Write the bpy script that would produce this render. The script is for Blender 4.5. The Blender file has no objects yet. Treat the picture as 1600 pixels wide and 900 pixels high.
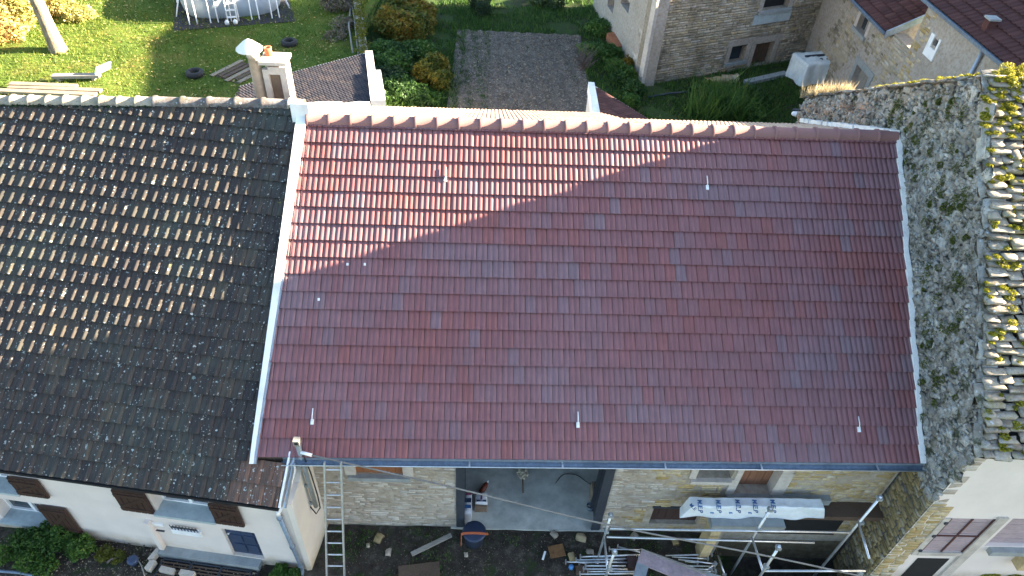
import bpy, math, random
import numpy as np
from mathutils import Matrix, Vector
rng = np.random.default_rng(7); random.seed(7)
S = bpy.context.scene
R_ = math.radians

# ------------------------------------------------------------------ camera, sky, sun
FOC = 1080.0
CAM = np.array([0.0, 0.0, 14.1])
def unit(v):
    v = np.array(v, float); return v / np.linalg.norm(v)
_dn = unit([-80., 1176., 1080.]); _rv = unit([43200., 920., 1080.])
_Z = -_dn; _X = unit(_rv - _rv.dot(_Z) * _Z); _Y = np.cross(_Z, _X)
ROT = np.array([_X, _Y, _Z])                      # camera axes (right, down, forward) -> world
cd = bpy.data.cameras.new('camera'); cam = bpy.data.objects.new('camera', cd)
S.collection.objects.link(cam); S.camera = cam
cd.sensor_width = 36; cd.lens = FOC / 1600 * 36; cd.clip_start = 0.1; cd.clip_end = 2000
cam.matrix_world = Matrix([[ROT[i, 0], -ROT[i, 1], -ROT[i, 2], CAM[i]] for i in range(3)] + [[0, 0, 0, 1]])
SUN = unit([1.0, 0.165, 0.30])
w = bpy.data.worlds.new('World'); S.world = w; w.use_nodes = True
nt = w.node_tree; sky = nt.nodes.new('ShaderNodeTexSky'); sky.sky_type = 'NISHITA'; sky.sun_disc = False
sky.sun_elevation = math.asin(SUN[2]); sky.sun_rotation = math.atan2(SUN[0], SUN[1])
sky.air_density = 1.0; sky.dust_density = 1.0; sky.ozone_density = 1.0
nt.links.new(sky.outputs[0], nt.nodes['Background'].inputs[0]); nt.nodes['Background'].inputs[1].default_value = 0.05
sl = bpy.data.lights.new('sun', 'SUN'); so = bpy.data.objects.new('sun', sl); S.collection.objects.link(so)
sl.energy = 5.0; sl.angle = R_(0.5); sl.color = (1.0, 0.83, 0.60)
so.rotation_euler = Vector(SUN).to_track_quat('Z', 'Y').to_euler()
S.view_settings.view_transform = 'Standard'; S.view_settings.look = 'None'; S.view_settings.exposure = 3.66
S.view_settings.gamma = 1; S.render.film_transparent = False

# ------------------------------------------------------------------ measuring helpers (rays from the camera onto real planes)
def ray(px, py): return ROT @ unit([px - 800., py - 450., FOC])
def on(px, py, p0, n):
    d = ray(px, py); return CAM + d * (np.dot(np.array(p0) - CAM, n) / d.dot(n))
def PZ(px, py, z=0.): return on(px, py, [0, 0, z], np.array([0, 0, 1.]))
def PY(px, py, y): return on(px, py, [0, y, 0], np.array([0, 1., 0]))
def PX(px, py, x): return on(px, py, [x, 0, 0], np.array([1., 0, 0]))
def proj(P):
    c = (np.atleast_2d(P) - CAM) @ ROT
    return 800 + FOC * c[:, 0] / c[:, 2], 450 + FOC * c[:, 1] / c[:, 2], c[:, 2]

# ------------------------------------------------------------------ materials
class NT:
    def __init__(s, name):
        s.m = bpy.data.materials.new(name); s.m.use_nodes = True; s.t = s.m.node_tree
        s.b = s.t.nodes['Principled BSDF']; s.geo = s.t.nodes.new('ShaderNodeNewGeometry'); s.pos = s.geo.outputs['Position']
    def n(s, k): return s.t.nodes.new(k)
    def l(s, a, b): s.t.links.new(a, b)
    def vec(s, sc):
        q = s.n('ShaderNodeVectorMath'); q.operation = 'MULTIPLY'; s.l(s.pos, q.inputs[0]); q.inputs[1].default_value = sc; return q.outputs[0]
    def noise(s, scale, detail=4, rough=.6, v=None, dist=0):
        q = s.n('ShaderNodeTexNoise'); q.inputs['Scale'].default_value = scale; q.inputs['Detail'].default_value = detail
        q.inputs['Roughness'].default_value = rough; q.inputs['Distortion'].default_value = dist
        s.l(v or s.pos, q.inputs['Vector']); return q.outputs[0]
    def voro(s, scale, out='Distance', v=None, rnd=1.0, feat='F1'):
        q = s.n('ShaderNodeTexVoronoi'); q.feature = feat; q.inputs['Scale'].default_value = scale; q.inputs['Randomness'].default_value = rnd
        s.l(v or s.pos, q.inputs['Vector']); return q.outputs[out]
    def ramp(s, fac, stops, interp='LINEAR'):
        q = s.n('ShaderNodeValToRGB'); q.color_ramp.interpolation = interp; e = q.color_ramp.elements
        while len(e) < len(stops): e.new(0.5)
        for i, (p, c) in enumerate(stops):
            e[i].position = p; e[i].color = (*c, 1) if isinstance(c, (tuple, list)) else (c, c, c, 1)
        s.l(fac, q.inputs[0]); return q.outputs[0]
    def mix(s, f, a, b, mode='MIX'):
        q = s.n('ShaderNodeMix'); q.data_type = 'RGBA'; q.blend_type = mode
        for v, i in ((f, 0), (a, 6), (b, 7)):
            if isinstance(v, (int, float)): q.inputs[i].default_value = v if i == 0 else (v, v, v, 1)
            elif isinstance(v, tuple): q.inputs[i].default_value = (*v, 1)
            else: s.l(v, q.inputs[i])
        return q.outputs[2]
    def math(s, op, a, b=0.):
        q = s.n('ShaderNodeMath'); q.operation = op
        for v, i in ((a, 0), (b, 1)):
            if isinstance(v, (int, float)): q.inputs[i].default_value = v
            else: s.l(v, q.inputs[i])
        return q.outputs[0]
    def tint(s):
        a = s.n('ShaderNodeAttribute'); a.attribute_name = 'tint'; o = s.n('ShaderNodeObjectInfo')
        sp = s.n('ShaderNodeSeparateColor'); s.l(o.outputs['Color'], sp.inputs[0])
        return s.math('ADD', a.outputs['Fac'], sp.outputs[0])
    def xyz(s):
        q = s.n('ShaderNodeSeparateXYZ'); s.l(s.pos, q.inputs[0]); return q.outputs
    def bump(s, h, strength=.5, dist=.02):
        q = s.n('ShaderNodeBump'); q.inputs['Strength'].default_value = strength; q.inputs['Distance'].default_value = dist
        s.l(h, q.inputs['Height']); s.l(q.outputs[0], s.b.inputs['Normal'])
    def out(s, col, rough=.85, metal=0., spec=.5):
        if isinstance(col, tuple): s.b.inputs['Base Color'].default_value = (*col, 1)
        else: s.l(col, s.b.inputs['Base Color'])
        if isinstance(rough, (int, float)): s.b.inputs['Roughness'].default_value = rough
        else: s.l(rough, s.b.inputs['Roughness'])
        s.b.inputs['Metallic'].default_value = metal; s.b.inputs['Specular IOR Level'].default_value = spec
        return s.m

def simple(name, c, rough=.7, metal=0., var=.25, scale=12, bump=.2, spec=.4, dark=None, vec=None):
    k = NT(name); v = k.vec(vec) if vec else None
    n1 = k.noise(scale, 5, .65, v); n2 = k.noise(scale * .13, 3, .6)
    lo = tuple(x * (1 - var) for x in c); hi = tuple(min(1, x * (1 + var)) for x in c)
    col = k.ramp(n1, [(.3, lo), (.7, hi)])
    col = k.mix(k.math('MULTIPLY', k.ramp(n2, [(.5, 0.), (.72, 1.)]), .6), col, dark or tuple(x * .55 for x in c))
    k.bump(n1, bump, .01)
    return k.out(col, rough, metal, spec)

def m_tile_new():
    k = NT('new_clay_tile'); t = k.tint()
    col = k.ramp(t, [(0, (.185, .116, .130)), (.16, (.192, .106, .118)), (.45, (.198, .090, .096)), (.8, (.208, .080, .082)), (.93, (.220, .078, .072)), (1, (.235, .082, .065))])
    st = k.noise(1, 4, .6, k.vec((60, 3, 3)))
    col = k.mix(.75, col, k.ramp(st, [(.3, .72), (.7, 1.22)]), 'MULTIPLY')
    col = k.mix(.5, col, k.ramp(k.noise(2.2, 4, .6), [(.3, .8), (.7, 1.15)]), 'MULTIPLY')
    k.bump(k.noise(90, 3, .6), .12, .004)
    return k.out(col, .5, 0, .38)

def lichen(k, col, scale, th, c, keep=.5, seed=0., ring=False):
    q = k.n('ShaderNodeVectorMath'); q.operation = 'ADD'; k.l(k.pos, q.inputs[0]); q.inputs[1].default_value = (seed, seed * .7, seed * 1.3)
    nz = k.n('ShaderNodeTexNoise'); nz.inputs['Scale'].default_value = scale * 2.2; nz.inputs['Detail'].default_value = 3; k.l(q.outputs[0], nz.inputs['Vector'])
    mx = k.n('ShaderNodeMix'); mx.data_type = 'RGBA'; mx.blend_type = 'LINEAR_LIGHT'; mx.inputs[0].default_value = .045 * 12 / scale
    k.l(q.outputs[0], mx.inputs[6]); k.l(nz.outputs['Color'], mx.inputs[7])
    v = k.n('ShaderNodeTexVoronoi'); v.inputs['Scale'].default_value = scale; k.l(mx.outputs[2], v.inputs['Vector'])
    sp = k.n('ShaderNodeSeparateColor'); k.l(v.outputs['Color'], sp.inputs[0])
    size = k.math('MULTIPLY', k.math('POWER', sp.outputs[0], 2.5), th)
    inside = k.math('LESS_THAN', v.outputs['Distance'], size)
    sel = k.math('GREATER_THAN', sp.outputs[1], keep)
    f = k.math('MULTIPLY', inside, sel)
    if ring: f = k.math('MULTIPLY', f, k.math('GREATER_THAN', v.outputs['Distance'], k.math('MULTIPLY', size, .55)))
    f = k.math('MULTIPLY', f, k.ramp(nz.outputs['Fac'], [(.3, .35), (.6, .95)]))
    return k.mix(f, col, c)

def m_tile_old():
    k = NT('old_brown_tile'); t = k.tint()
    col = k.ramp(t, [(0, (.036, .031, .031)), (.5, (.056, .047, .040)), (.85, (.088, .073, .052)), (.9, (.085, .055, .042)), (1, (.155, .090, .068))])
    st = k.noise(1, 4, .7, k.vec((70, 4, 4)))
    col = k.mix(.8, col, k.ramp(st, [(.3, .6), (.7, 1.5)]), 'MULTIPLY')
    col = k.mix(k.math('MULTIPLY', k.ramp(k.noise(.8, 5, .7), [(.5, 0.), (.7, 1.)]), .5), col, (.07, .085, .07))
    col = lichen(k, col, 3.6, .20, (.22, .28, .25), .72, 3.1)
    col = lichen(k, col, 3.0, .13, (.17, .18, .05), .8, 9.7)
    col = lichen(k, col, 4.2, .13, (.42, .47, .43), .72, 5.5, True)
    col = lichen(k, col, 8, .26, (.44, .48, .46), .55, 1.3)
    col = lichen(k, col, 17, .34, (.48, .52, .50), .66, 7.7)
    col = lichen(k, col, 30, .42, (.36, .40, .39), .6, 4.2)
    k.bump(k.noise(80, 4, .7), .35, .006)
    return k.out(col, .85, 0, .25)

def m_stone(name, cols, mott=.5, moss=0., lich=0., dirt=0., scale=14, bump=.6, mosscol=(.06, .075, .02)):
    k = NT(name); t = k.tint()
    n = len(cols); col = k.ramp(t, [(i / (n - 1), c) for i, c in enumerate(cols)])
    a = k.noise(scale, 6, .7)
    col = k.mix(mott, col, k.ramp(a, [(.3, .55), (.68, 1.4)]), 'MULTIPLY')
    if lich:
        col = k.mix(k.math('MULTIPLY', k.ramp(k.noise(scale * .55, 6, .75), [(.5, 0.), (.6, 1.)]), lich), col, (.36, .39, .40))
        col = lichen(k, col, 16, .36, (.50, .54, .55), .4, 2.2)
        col = lichen(k, col, 30, .45, (.08, .085, .085), .35, 5.2)
    if dirt: col = k.mix(k.math('MULTIPLY', k.ramp(k.noise(.9, 5, .65), [(.45, 0.), (.65, 1.)]), dirt), col, (.09, .078, .062))
    if moss: col = k.mix(k.math('MULTIPLY', k.ramp(k.noise(2.4, 6, .72), [(.55, 0.), (.62, 1.)]), moss), col, mosscol)
    k.bump(a, bump, .02)
    return k.out(col, .92, 0, .2)

M = {}
M['tile_new'] = m_tile_new(); M['tile_old'] = m_tile_old()
M['cream'] = m_stone('cream_limestone', [(.30, .25, .20), (.40, .34, .28), (.47, .42, .36), (.52, .47, .42)], .4, 0, 0, .25)
M['ochre'] = m_stone('ochre_limestone', [(.34, .24, .10), (.42, .31, .15), (.47, .38, .24), (.52, .45, .34)], .45, 0, 0, .35)
M['brownstone'] = m_stone('weathered_ochre_rubble', [(.19, .145, .065), (.28, .215, .10), (.34, .27, .15), (.36, .32, .24)], .55, .25, 0, .6)
M['greystone'] = m_stone('grey_lichen_rubble', [(.12, .108, .092), (.21, .195, .17), (.30, .28, .25), (.44, .42, .38)], .9, .85, .6, .45, 9, 1., (.03, .036, .010))
M['redrubble'] = m_stone('reddish_rubble', [(.17, .15, .13), (.26, .22, .19), (.30, .19, .13), (.33, .30, .26)], .6, .1, .2, .3)
M['lauze'] = m_stone('lauze_slab', [(.16, .14, .11), (.27, .23, .18), (.34, .30, .24), (.24, .21, .16)], .7, .6, .35, 0, 12, .8, (.20, .19, .03))
M['barnstone'] = m_stone('barn_limestone', [(.23, .19, .13), (.34, .29, .21), (.42, .37, .29), (.38, .30, .18), (.46, .41, .35)], .4, .15, 0, .7, 6)
def m_mortar(name, a, b, c):
    k = NT(name); n1 = k.noise(9, 6, .7); col = k.ramp(n1, [(.3, a), (.5, b), (.7, c)])
    col = k.mix(k.math('MULTIPLY', k.ramp(k.noise(.7, 5, .6), [(.45, 0.), (.7, 1.)]), .5), col, a); k.bump(n1, .5, .02); return k.out(col, .95, 0, .1)
M['mortar'] = m_mortar('sand_mortar', (.26, .21, .15), (.36, .31, .25), (.44, .39, .33))
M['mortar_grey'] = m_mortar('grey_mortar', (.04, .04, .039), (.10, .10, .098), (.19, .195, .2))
M['mortar_brown'] = m_mortar('brown_mortar', (.09, .07, .04), (.16, .13, .08), (.22, .18, .12))
M['barn_mortar'] = m_mortar('barn_mortar', (.17, .14, .10), (.27, .23, .18), (.36, .32, .26))
M['facade'] = m_mortar('old_grey_render', (.25, .21, .16), (.36, .32, .28), (.43, .40, .36))
def m_render(name, base, stain):
    k = NT(name); n1 = k.noise(30, 5, .7); col = k.mix(.5, base, k.ramp(k.noise(1.4, 6, .65), [(.3, .82), (.7, 1.08)]), 'MULTIPLY')
    z = k.xyz()[2]; low = k.math('MULTIPLY', k.ramp(z, [(0, 1.), (.45, 0.)]), k.ramp(k.noise(3, 5, .7), [(.35, .2), (.65, 1.)]))
    col = k.mix(low, col, stain); k.bump(n1, .25, .01); return k.out(col, .9, 0, .2)
M['white_render'] = m_render('white_wall_render', (.70, .62, .57), (.42, .33, .22))
M['old_white'] = m_render('chalky_white_render', (.62, .58, .53), (.40, .33, .22))
M['white'] = simple('white_paint', (.80, .80, .80), .5, 0, .05, 8, .05)
M['whitemortar'] = simple('fresh_white_mortar', (.78, .77, .76), .9, 0, .08, 20, .4)
M['zinc'] = simple('zinc_sheet', (.36, .42, .48), .38, .55, .18, 10, .05)
M['zinc_dark'] = simple('weathered_zinc', (.17, .22, .28), .5, .4, .3, 10, .08)
M['galv'] = simple('galvanised_steel', (.55, .58, .62), .35, .7, .15, 30, .08)
M['steel_dark'] = simple('dark_primed_steel', (.035, .042, .055), .6, 0, .2, 8, .1)
M['shutter'] = simple('dark_brown_shutter_paint', (.050, .027, .020), .55, 0, .25, 25, .15, vec=(8, 8, .6))
M['orange_wood'] = simple('orange_brown_wood', (.27, .105, .045), .65, 0, .25, 9, .2, vec=(6, 1, .6))
M['door_wood'] = simple('reddish_plank_wood', (.25, .115, .065), .65, 0, .25, 9, .2, vec=(6, 1, .6))
M['dark_wood'] = simple('dark_cellar_wood', (.055, .030, .026), .7, 0, .3, 9, .2, vec=(6, 1, 1))
M['purple_wood'] = simple('faded_purple_boards', (.36, .28, .30), .75, 0, .25, 9, .3, vec=(1, 1, 7))
M['grey_wood'] = simple('weathered_grey_timber', (.27, .25, .22), .8, 0, .3, 14, .3, vec=(.6, 5, 5))
M['pale_wood'] = simple('pale_sawn_timber', (.27, .22, .16), .8, 0, .25, 14, .3, vec=(.6, 5, 5))
M['brown_plank'] = simple('brown_weathered_plank', (.10, .065, .045), .8, 0, .35, 12, .3, vec=(4, 4, .6))
M['navy'] = simple('navy_blue_door_paint', (.035, .055, .105), .5, 0, .2, 12, .1)
M['concrete'] = simple('grey_concrete', (.26, .28, .28), .85, 0, .18, 5, .2, dark=(.17, .185, .18))
M['floor_conc'] = simple('damp_concrete_floor', (.48, .48, .43), .8, 0, .28, 2.6, .15, dark=(.24, .24, .215))
M['sill'] = simple('blue_grey_sill_stone', (.36, .42, .43), .8, 0, .15, 9, .15)
M['pale_stone'] = simple('dressed_pale_stone', (.48, .43, .38), .85, 0, .15, 9, .3)
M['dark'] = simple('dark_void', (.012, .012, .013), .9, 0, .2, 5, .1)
M['glass'] = NT('window_glass').out((.03, .04, .05), .08, 0, .6)
M['rubber'] = simple('black_rubber', (.022, .022, .024), .75, 0, .3, 20, .3)
M['blue_plastic'] = simple('dark_blue_plastic', (.03, .045, .085), .45, 0, .15, 6, .05)
M['bright_blue'] = simple('bright_blue_plastic', (.06, .20, .45), .5, 0, .15, 6, .05)
M['orange'] = simple('faded_orange_strap', (.52, .14, .06), .6, 0, .15, 16, .1)
M['tarp'] = simple('white_woven_tarpaulin', (.66, .70, .72), .5, 0, .10, 7, .9, dark=(.58, .62, .66))
M['tarp_pale'] = simple('pale_blue_white_tarpaulin', (.68, .74, .74), .55, 0, .12, 7, .25, dark=(.40, .48, .50))
M['ink'] = simple('blue_print_ink', (.05, .13, .30), .6, 0, .1, 20, 0)
M['ink_red'] = simple('purple_red_print', (.22, .06, .12), .6, 0, .1, 20, 0)
M['cardboard'] = simple('brown_cardboard', (.20, .14, .10), .85, 0, .15, 12, .1)
M['bag_white'] = simple('white_paper_sack', (.62, .62, .64), .6, 0, .1, 8, .2)
M['jug'] = simple('red_brown_plastic', (.16, .035, .02), .45, 0, .15, 8, .05)
M['rust'] = simple('rust_brown_sheet', (.20, .10, .04), .85, 0, .4, 10, .5)
M['fluff'] = simple('cream_fibre', (.62, .56, .44), .95, 0, .2, 25, .8)
M['cable'] = simple('black_cable', (.03, .03, .032), .6, 0, .1, 20, 0)
M['wire_pale'] = simple('weathered_grey_cable', (.20, .185, .165), .6, 0, .1, 20, 0)
M['poolgrey'] = simple('pale_blue_grey_vinyl', (.36, .41, .47), .5, 0, .08, 3, .1)
M['terracotta'] = simple('terracotta', (.36, .14, .07), .8, 0, .25, 14, .2)
M['maroon_tile'] = m_stone('maroon_roof_tile', [(.060, .028, .027), (.085, .038, .034), (.11, .052, .045)], .5, 0, 0, 0, 25, .2)
M['dark_tile'] = m_stone('charcoal_roof_tile', [(.030, .030, .038), (.042, .040, .048), (.065, .052, .052)], .5, 0, 0, 0, 25, .2)
def m_bark():
    k = NT('grey_bark'); n1 = k.noise(1, 6, .75, k.vec((9, 9, 2.2)), 1); col = k.ramp(n1, [(.3, (.10, .075, .05)), (.5, (.26, .21, .16)), (.7, (.42, .37, .31))]); k.bump(n1, .9, .06); return k.out(col, .95, 0, .1)
M['bark'] = m_bark()
def m_leaf(name, cols):
    k = NT(name); t = k.tint(); n = len(cols); col = k.ramp(t, [(i / (n - 1), c) for i, c in enumerate(cols)])
    m = k.out(col, .6, 0, .3)
    tr = k.n('ShaderNodeBsdfTranslucent'); k.l(col, tr.inputs[0]); ms = k.n('ShaderNodeMixShader'); ms.inputs[0].default_value = .3
    o = k.t.nodes['Material Output']; k.l(k.b.outputs[0], ms.inputs[1]); k.l(tr.outputs[0], ms.inputs[2]); k.l(ms.outputs[0], o.inputs[0]); return m
M['leaf_green'] = m_leaf('green_leaves', [(.024, .058, .016), (.045, .105, .022), (.075, .155, .028), (.13, .20, .04)])
M['leaf_dark'] = m_leaf('dark_green_leaves', [(.018, .036, .018), (.035, .070, .028), (.06, .105, .038), (.09, .13, .05)])
M['leaf_autumn'] = m_leaf('autumn_leaves', [(.05, .08, .015), (.12, .13, .02), (.20, .15, .02), (.26, .12, .02)])
M['leaf_yellow'] = m_leaf('yellow_leaves', [(.30, .30, .09), (.42, .38, .13), (.50, .40, .16), (.40, .22, .07)])
M['grass'] = m_leaf('lawn_grass', [(.045, .080, .012), (.085, .135, .018), (.13, .175, .024), (.22, .21, .05)])
M['moss'] = m_leaf('yellow_green_moss', [(.08, .09, .012), (.18, .18, .015), (.32, .30, .02), (.42, .38, .05)])
M['straw'] = m_leaf('dry_straw', [(.25, .20, .11), (.40, .33, .20), (.52, .45, .30)])
M['litter'] = m_leaf('dry_leaf_litter', [(.10, .085, .06), (.22, .18, .13), (.36, .31, .24)])
M['twig'] = simple('grey_twigs', (.15, .12, .11), .9, 0, .3, 30, .2)
def m_ground():
    k = NT('garden_ground'); a = k.noise(1.1, 7, .7); b = k.noise(14, 5, .7)
    col = k.ramp(a, [(.35, (.045, .040, .028)), (.48, (.040, .060, .022)), (.62, (.045, .080, .020))])
    col = k.mix(.7, col, k.ramp(b, [(.3, .5), (.7, 1.5)]), 'MULTIPLY'); k.bump(b, .8, .05); return k.out(col, .95, 0, .1)
M['ground'] = m_ground()
def m_lawn():
    k = NT('lawn_turf'); a = k.noise(.55, 7, .7); b = k.noise(16, 5, .75)
    col = k.ramp(a, [(.3, (.055, .095, .018)), (.5, (.085, .130, .022)), (.66, (.14, .14, .035))])
    col = k.mix(.8, col, k.ramp(b, [(.3, .45), (.7, 1.6)]), 'MULTIPLY'); k.bump(b, .8, .05); return k.out(col, .95, 0, .1)
M['lawn'] = m_lawn()
def m_soil(name, c0, c1, c2):
    k = NT(name); a = k.noise(7, 7, .75); b = k.noise(1.2, 4, .6)
    col = k.ramp(a, [(.32, c0), (.52, c1), (.72, c2)]); col = k.mix(.5, col, k.ramp(b, [(.3, .6), (.7, 1.4)]), 'MULTIPLY')
    k.bump(a, 1, .06); return k.out(col, .95, 0, .1)
M['soil'] = m_soil('tilled_soil', (.075, .062, .050), (.15, .125, .105), (.26, .225, .19))
def m_yard():
    k = NT('muddy_yard'); a = k.noise(5, 7, .75); b = k.noise(1.3, 6, .7); g = k.noise(2.1, 6, .7, k.vec((1, 1, 1)), .4)
    col = k.ramp(a, [(.32, (.022, .018, .014)), (.52, (.052, .044, .035)), (.72, (.12, .105, .088))])
    col = k.mix(.6, col, k.ramp(b, [(.3, .5), (.7, 1.5)]), 'MULTIPLY')
    col = k.mix(k.math('MULTIPLY', k.ramp(g, [(.53, 0.), (.6, 1.)]), .75), col, (.03, .05, .015)); k.bump(a, 1, .06); return k.out(col, .9, 0, .2)
M['yard'] = m_yard()

# ------------------------------------------------------------------ mesh helpers
def tag(o, label=None, cat=None, group=None, kind=None):
    if label: o['label'] = label
    if cat: o['category'] = cat
    if group: o['group'] = group
    if kind: o['kind'] = kind
    return o
def wloc(p):
    v = Vector((0, 0, 0))
    while p is not None: v = v + p.location; p = p.parent
    return v
def thing(name, loc, label, cat, group=None):
    o = bpy.data.objects.new(name, None); S.collection.objects.link(o); o.location = Vector([float(x) for x in loc]); o.empty_display_size = .1
    return tag(o, label, cat, group)
def link(name, me, parent, tint=None, kind=None):
    o = bpy.data.objects.new(name, me); S.collection.objects.link(o)
    if parent is not None: o.parent = parent
    if tint is not None: o.color = (tint, tint, tint, 1)
    else: o.color = (.5, .5, .5, 1)
    if kind: o['kind'] = kind
    return o
def npmesh(name, V, F, mat, tint=None, smooth=False):
    V = np.asarray(V, np.float32); F = np.asarray(F, np.int32); k = F.shape[1]
    me = bpy.data.meshes.new(name); me.vertices.add(len(V)); me.vertices.foreach_set('co', V.ravel())
    me.loops.add(F.size); me.loops.foreach_set('vertex_index', F.ravel())
    me.polygons.add(len(F)); me.polygons.foreach_set('loop_start', np.arange(0, F.size, k, dtype=np.int32))
    if tint is not None:
        a = me.attributes.new('tint', 'FLOAT', 'FACE'); a.data.foreach_set('value', np.asarray(tint, np.float32))
    me.update(calc_edges=True); me.validate()
    me.materials.append(mat)
    if smooth: me.polygons.foreach_set('use_smooth', np.ones(len(F), bool))
    return me
class MB:
    def __init__(s): s.v = []; s.f = []; s.sm = []
    def add(s, vs, fs, smooth=False):
        b = len(s.v); s.v += [tuple(map(float, v)) for v in vs]; s.f += [tuple(b + i for i in f) for f in fs]; s.sm += [smooth] * len(fs); return s
    def box(s, c, u, v, w):     # centre and three half-axis vectors
        c, u, v, w = map(np.array, (c, u, v, w)); vs = [c + a * u + b * v + d * w for d in (-1, 1) for b in (-1, 1) for a in (-1, 1)]
        fs = [(0, 2, 3, 1), (4, 5, 7, 6), (0, 1, 5, 4), (2, 6, 7, 3), (0, 4, 6, 2), (1, 3, 7, 5)]
        if np.dot(np.cross(u, v), w) < 0: fs = [f[::-1] for f in fs]
        return s.add(vs, fs)
    def aabb(s, x0, x1, y0, y1, z0, z1): return s.box(((x0 + x1) / 2, (y0 + y1) / 2, (z0 + z1) / 2), ((x1 - x0) / 2, 0, 0), (0, (y1 - y0) / 2, 0), (0, 0, (z1 - z0) / 2))
    def prism(s, poly, d):      # polygon of 3-D points swept along d
        poly = [np.array(p, float) for p in poly]; d = np.array(d, float); n = len(poly)
        nn = sum(np.cross(poly[i] - poly[0], poly[i + 1] - poly[0]) for i in range(1, n - 1))
        if np.dot(nn, d) > 0: poly = poly[::-1]
        vs = poly + [p + d for p in poly]
        return s.add(vs, [tuple(range(n)), tuple(range(2 * n - 1, n - 1, -1))] + [(i, i + n, (i + 1) % n + n, (i + 1) % n) for i in range(n)])
    def tube(s, pts, r, n=8, cap=True):
        pts = [np.array(p, float) for p in pts]; rs = r if isinstance(r, (list, tuple)) else [r] * len(pts)
        t0 = unit(pts[1] - pts[0]); a = unit(np.cross(t0, [0.3, 0.2, 1.] if abs(t0[2]) < .9 else [1., 0, 0])); vs = []
        for i, p in enumerate(pts):
            t = unit((pts[min(i + 1, len(pts) - 1)] - pts[max(i - 1, 0)])); a = unit(a - a.dot(t) * t); b = np.cross(t, a)
            vs += [p + rs[i] * (math.cos(6.28318 * k / n) * a + math.sin(6.28318 * k / n) * b) for k in range(n)]
        fs = [(i * n + k, i * n + (k + 1) % n, (i + 1) * n + (k + 1) % n, (i + 1) * n + k) for i in range(len(pts) - 1) for k in range(n)]
        s.add(vs, fs, True)
        if cap: b0 = len(s.v) - len(vs); s.f += [tuple(b0 + k for k in range(n))[::-1], tuple(b0 + len(vs) - n + k for k in range(n))]; s.sm += [False, False]
        return s
    def lathe(s, prof, c, n=20, axis=(0, 0, 1)):
        c = np.array(c, float); ax = unit(axis); a = unit(np.cross(ax, [0, 1, 0.01] if abs(ax[1]) < .9 else [1, 0, 0])); b = np.cross(ax, a); vs = []
        for r, z in prof: vs += [c + ax * z + r * (math.cos(6.28318 * k / n) * a + math.sin(6.28318 * k / n) * b) for k in range(n)]
        return s.add(vs, [(i * n + k, i * n + (k + 1) % n, (i + 1) * n + (k + 1) % n, (i + 1) * n + k) for i in range(len(prof) - 1) for k in range(n)], True)
    def build(s, name, mat, parent=None, kind=None, tint=None):
        off = wloc(parent); me = bpy.data.meshes.new(name)
        me.from_pydata([(v[0] - off.x, v[1] - off.y, v[2] - off.z) for v in s.v], [], s.f); me.update()
        me.materials.append(mat); me.polygons.foreach_set('use_smooth', s.sm)
        return link(name, me, parent, tint, kind)
def quadslab(a, b, c, d, n, t):
    """solid slab with outer face a,b,c,d and thickness t along -n"""
    return MB().prism([a, b, c, d], -np.array(n) * t)

def lay(parent, name, variants, inst, mat, maxparts=300, smooth=False, stuffname=None):
    """variants: (V,F quads); inst: (variant, 4x4, tint). Pieces that show largest become parts, the rest one stuff part."""
    if not inst: return
    P = np.array([m[:3, 3] + .5 * (m[:3, 0] * 0) for _, m, _ in inst]); X, Y, D = proj(P)
    size = np.array([np.linalg.norm(m[:3, 0]) for _, m, _ in inst]) / np.maximum(D, .1)
    size[(X < -20) | (X > 1620) | (Y < -20) | (Y > 920) | (D < 0)] *= .01
    order = np.argsort(-size); off = wloc(parent); mes = []
    for V, F in variants: mes.append(npmesh(name, V, F, mat, None, smooth))
    T = Matrix.Translation(-off)
    for i in order[:maxparts]:
        k, m, t = inst[i]; o = link(name, mes[k], parent, float(t)); o.matrix_local = T @ Matrix([list(map(float, r)) for r in m])
    rest = order[maxparts:]
    if len(rest):
        VV = []; FF = []; TT = []; b = 0
        for i in rest:
            k, m, t = inst[i]; V, F = variants[k]; VV.append(V @ m[:3, :3].T + m[:3, 3] - np.array(off)); FF.append(F + b); b += len(V); TT.append(np.full(len(F), t))
        me = npmesh(stuffname or name + 's_joined', np.vstack(VV), np.vstack(FF), mat, np.concatenate(TT), smooth)
        link(stuffname or name + '_field', me, parent, 0., 'stuff')
def mat4(o, u, v, w):
    m = np.eye(4); m[:3, 0] = u; m[:3, 1] = v; m[:3, 2] = w; m[:3, 3] = o; return m

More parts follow.
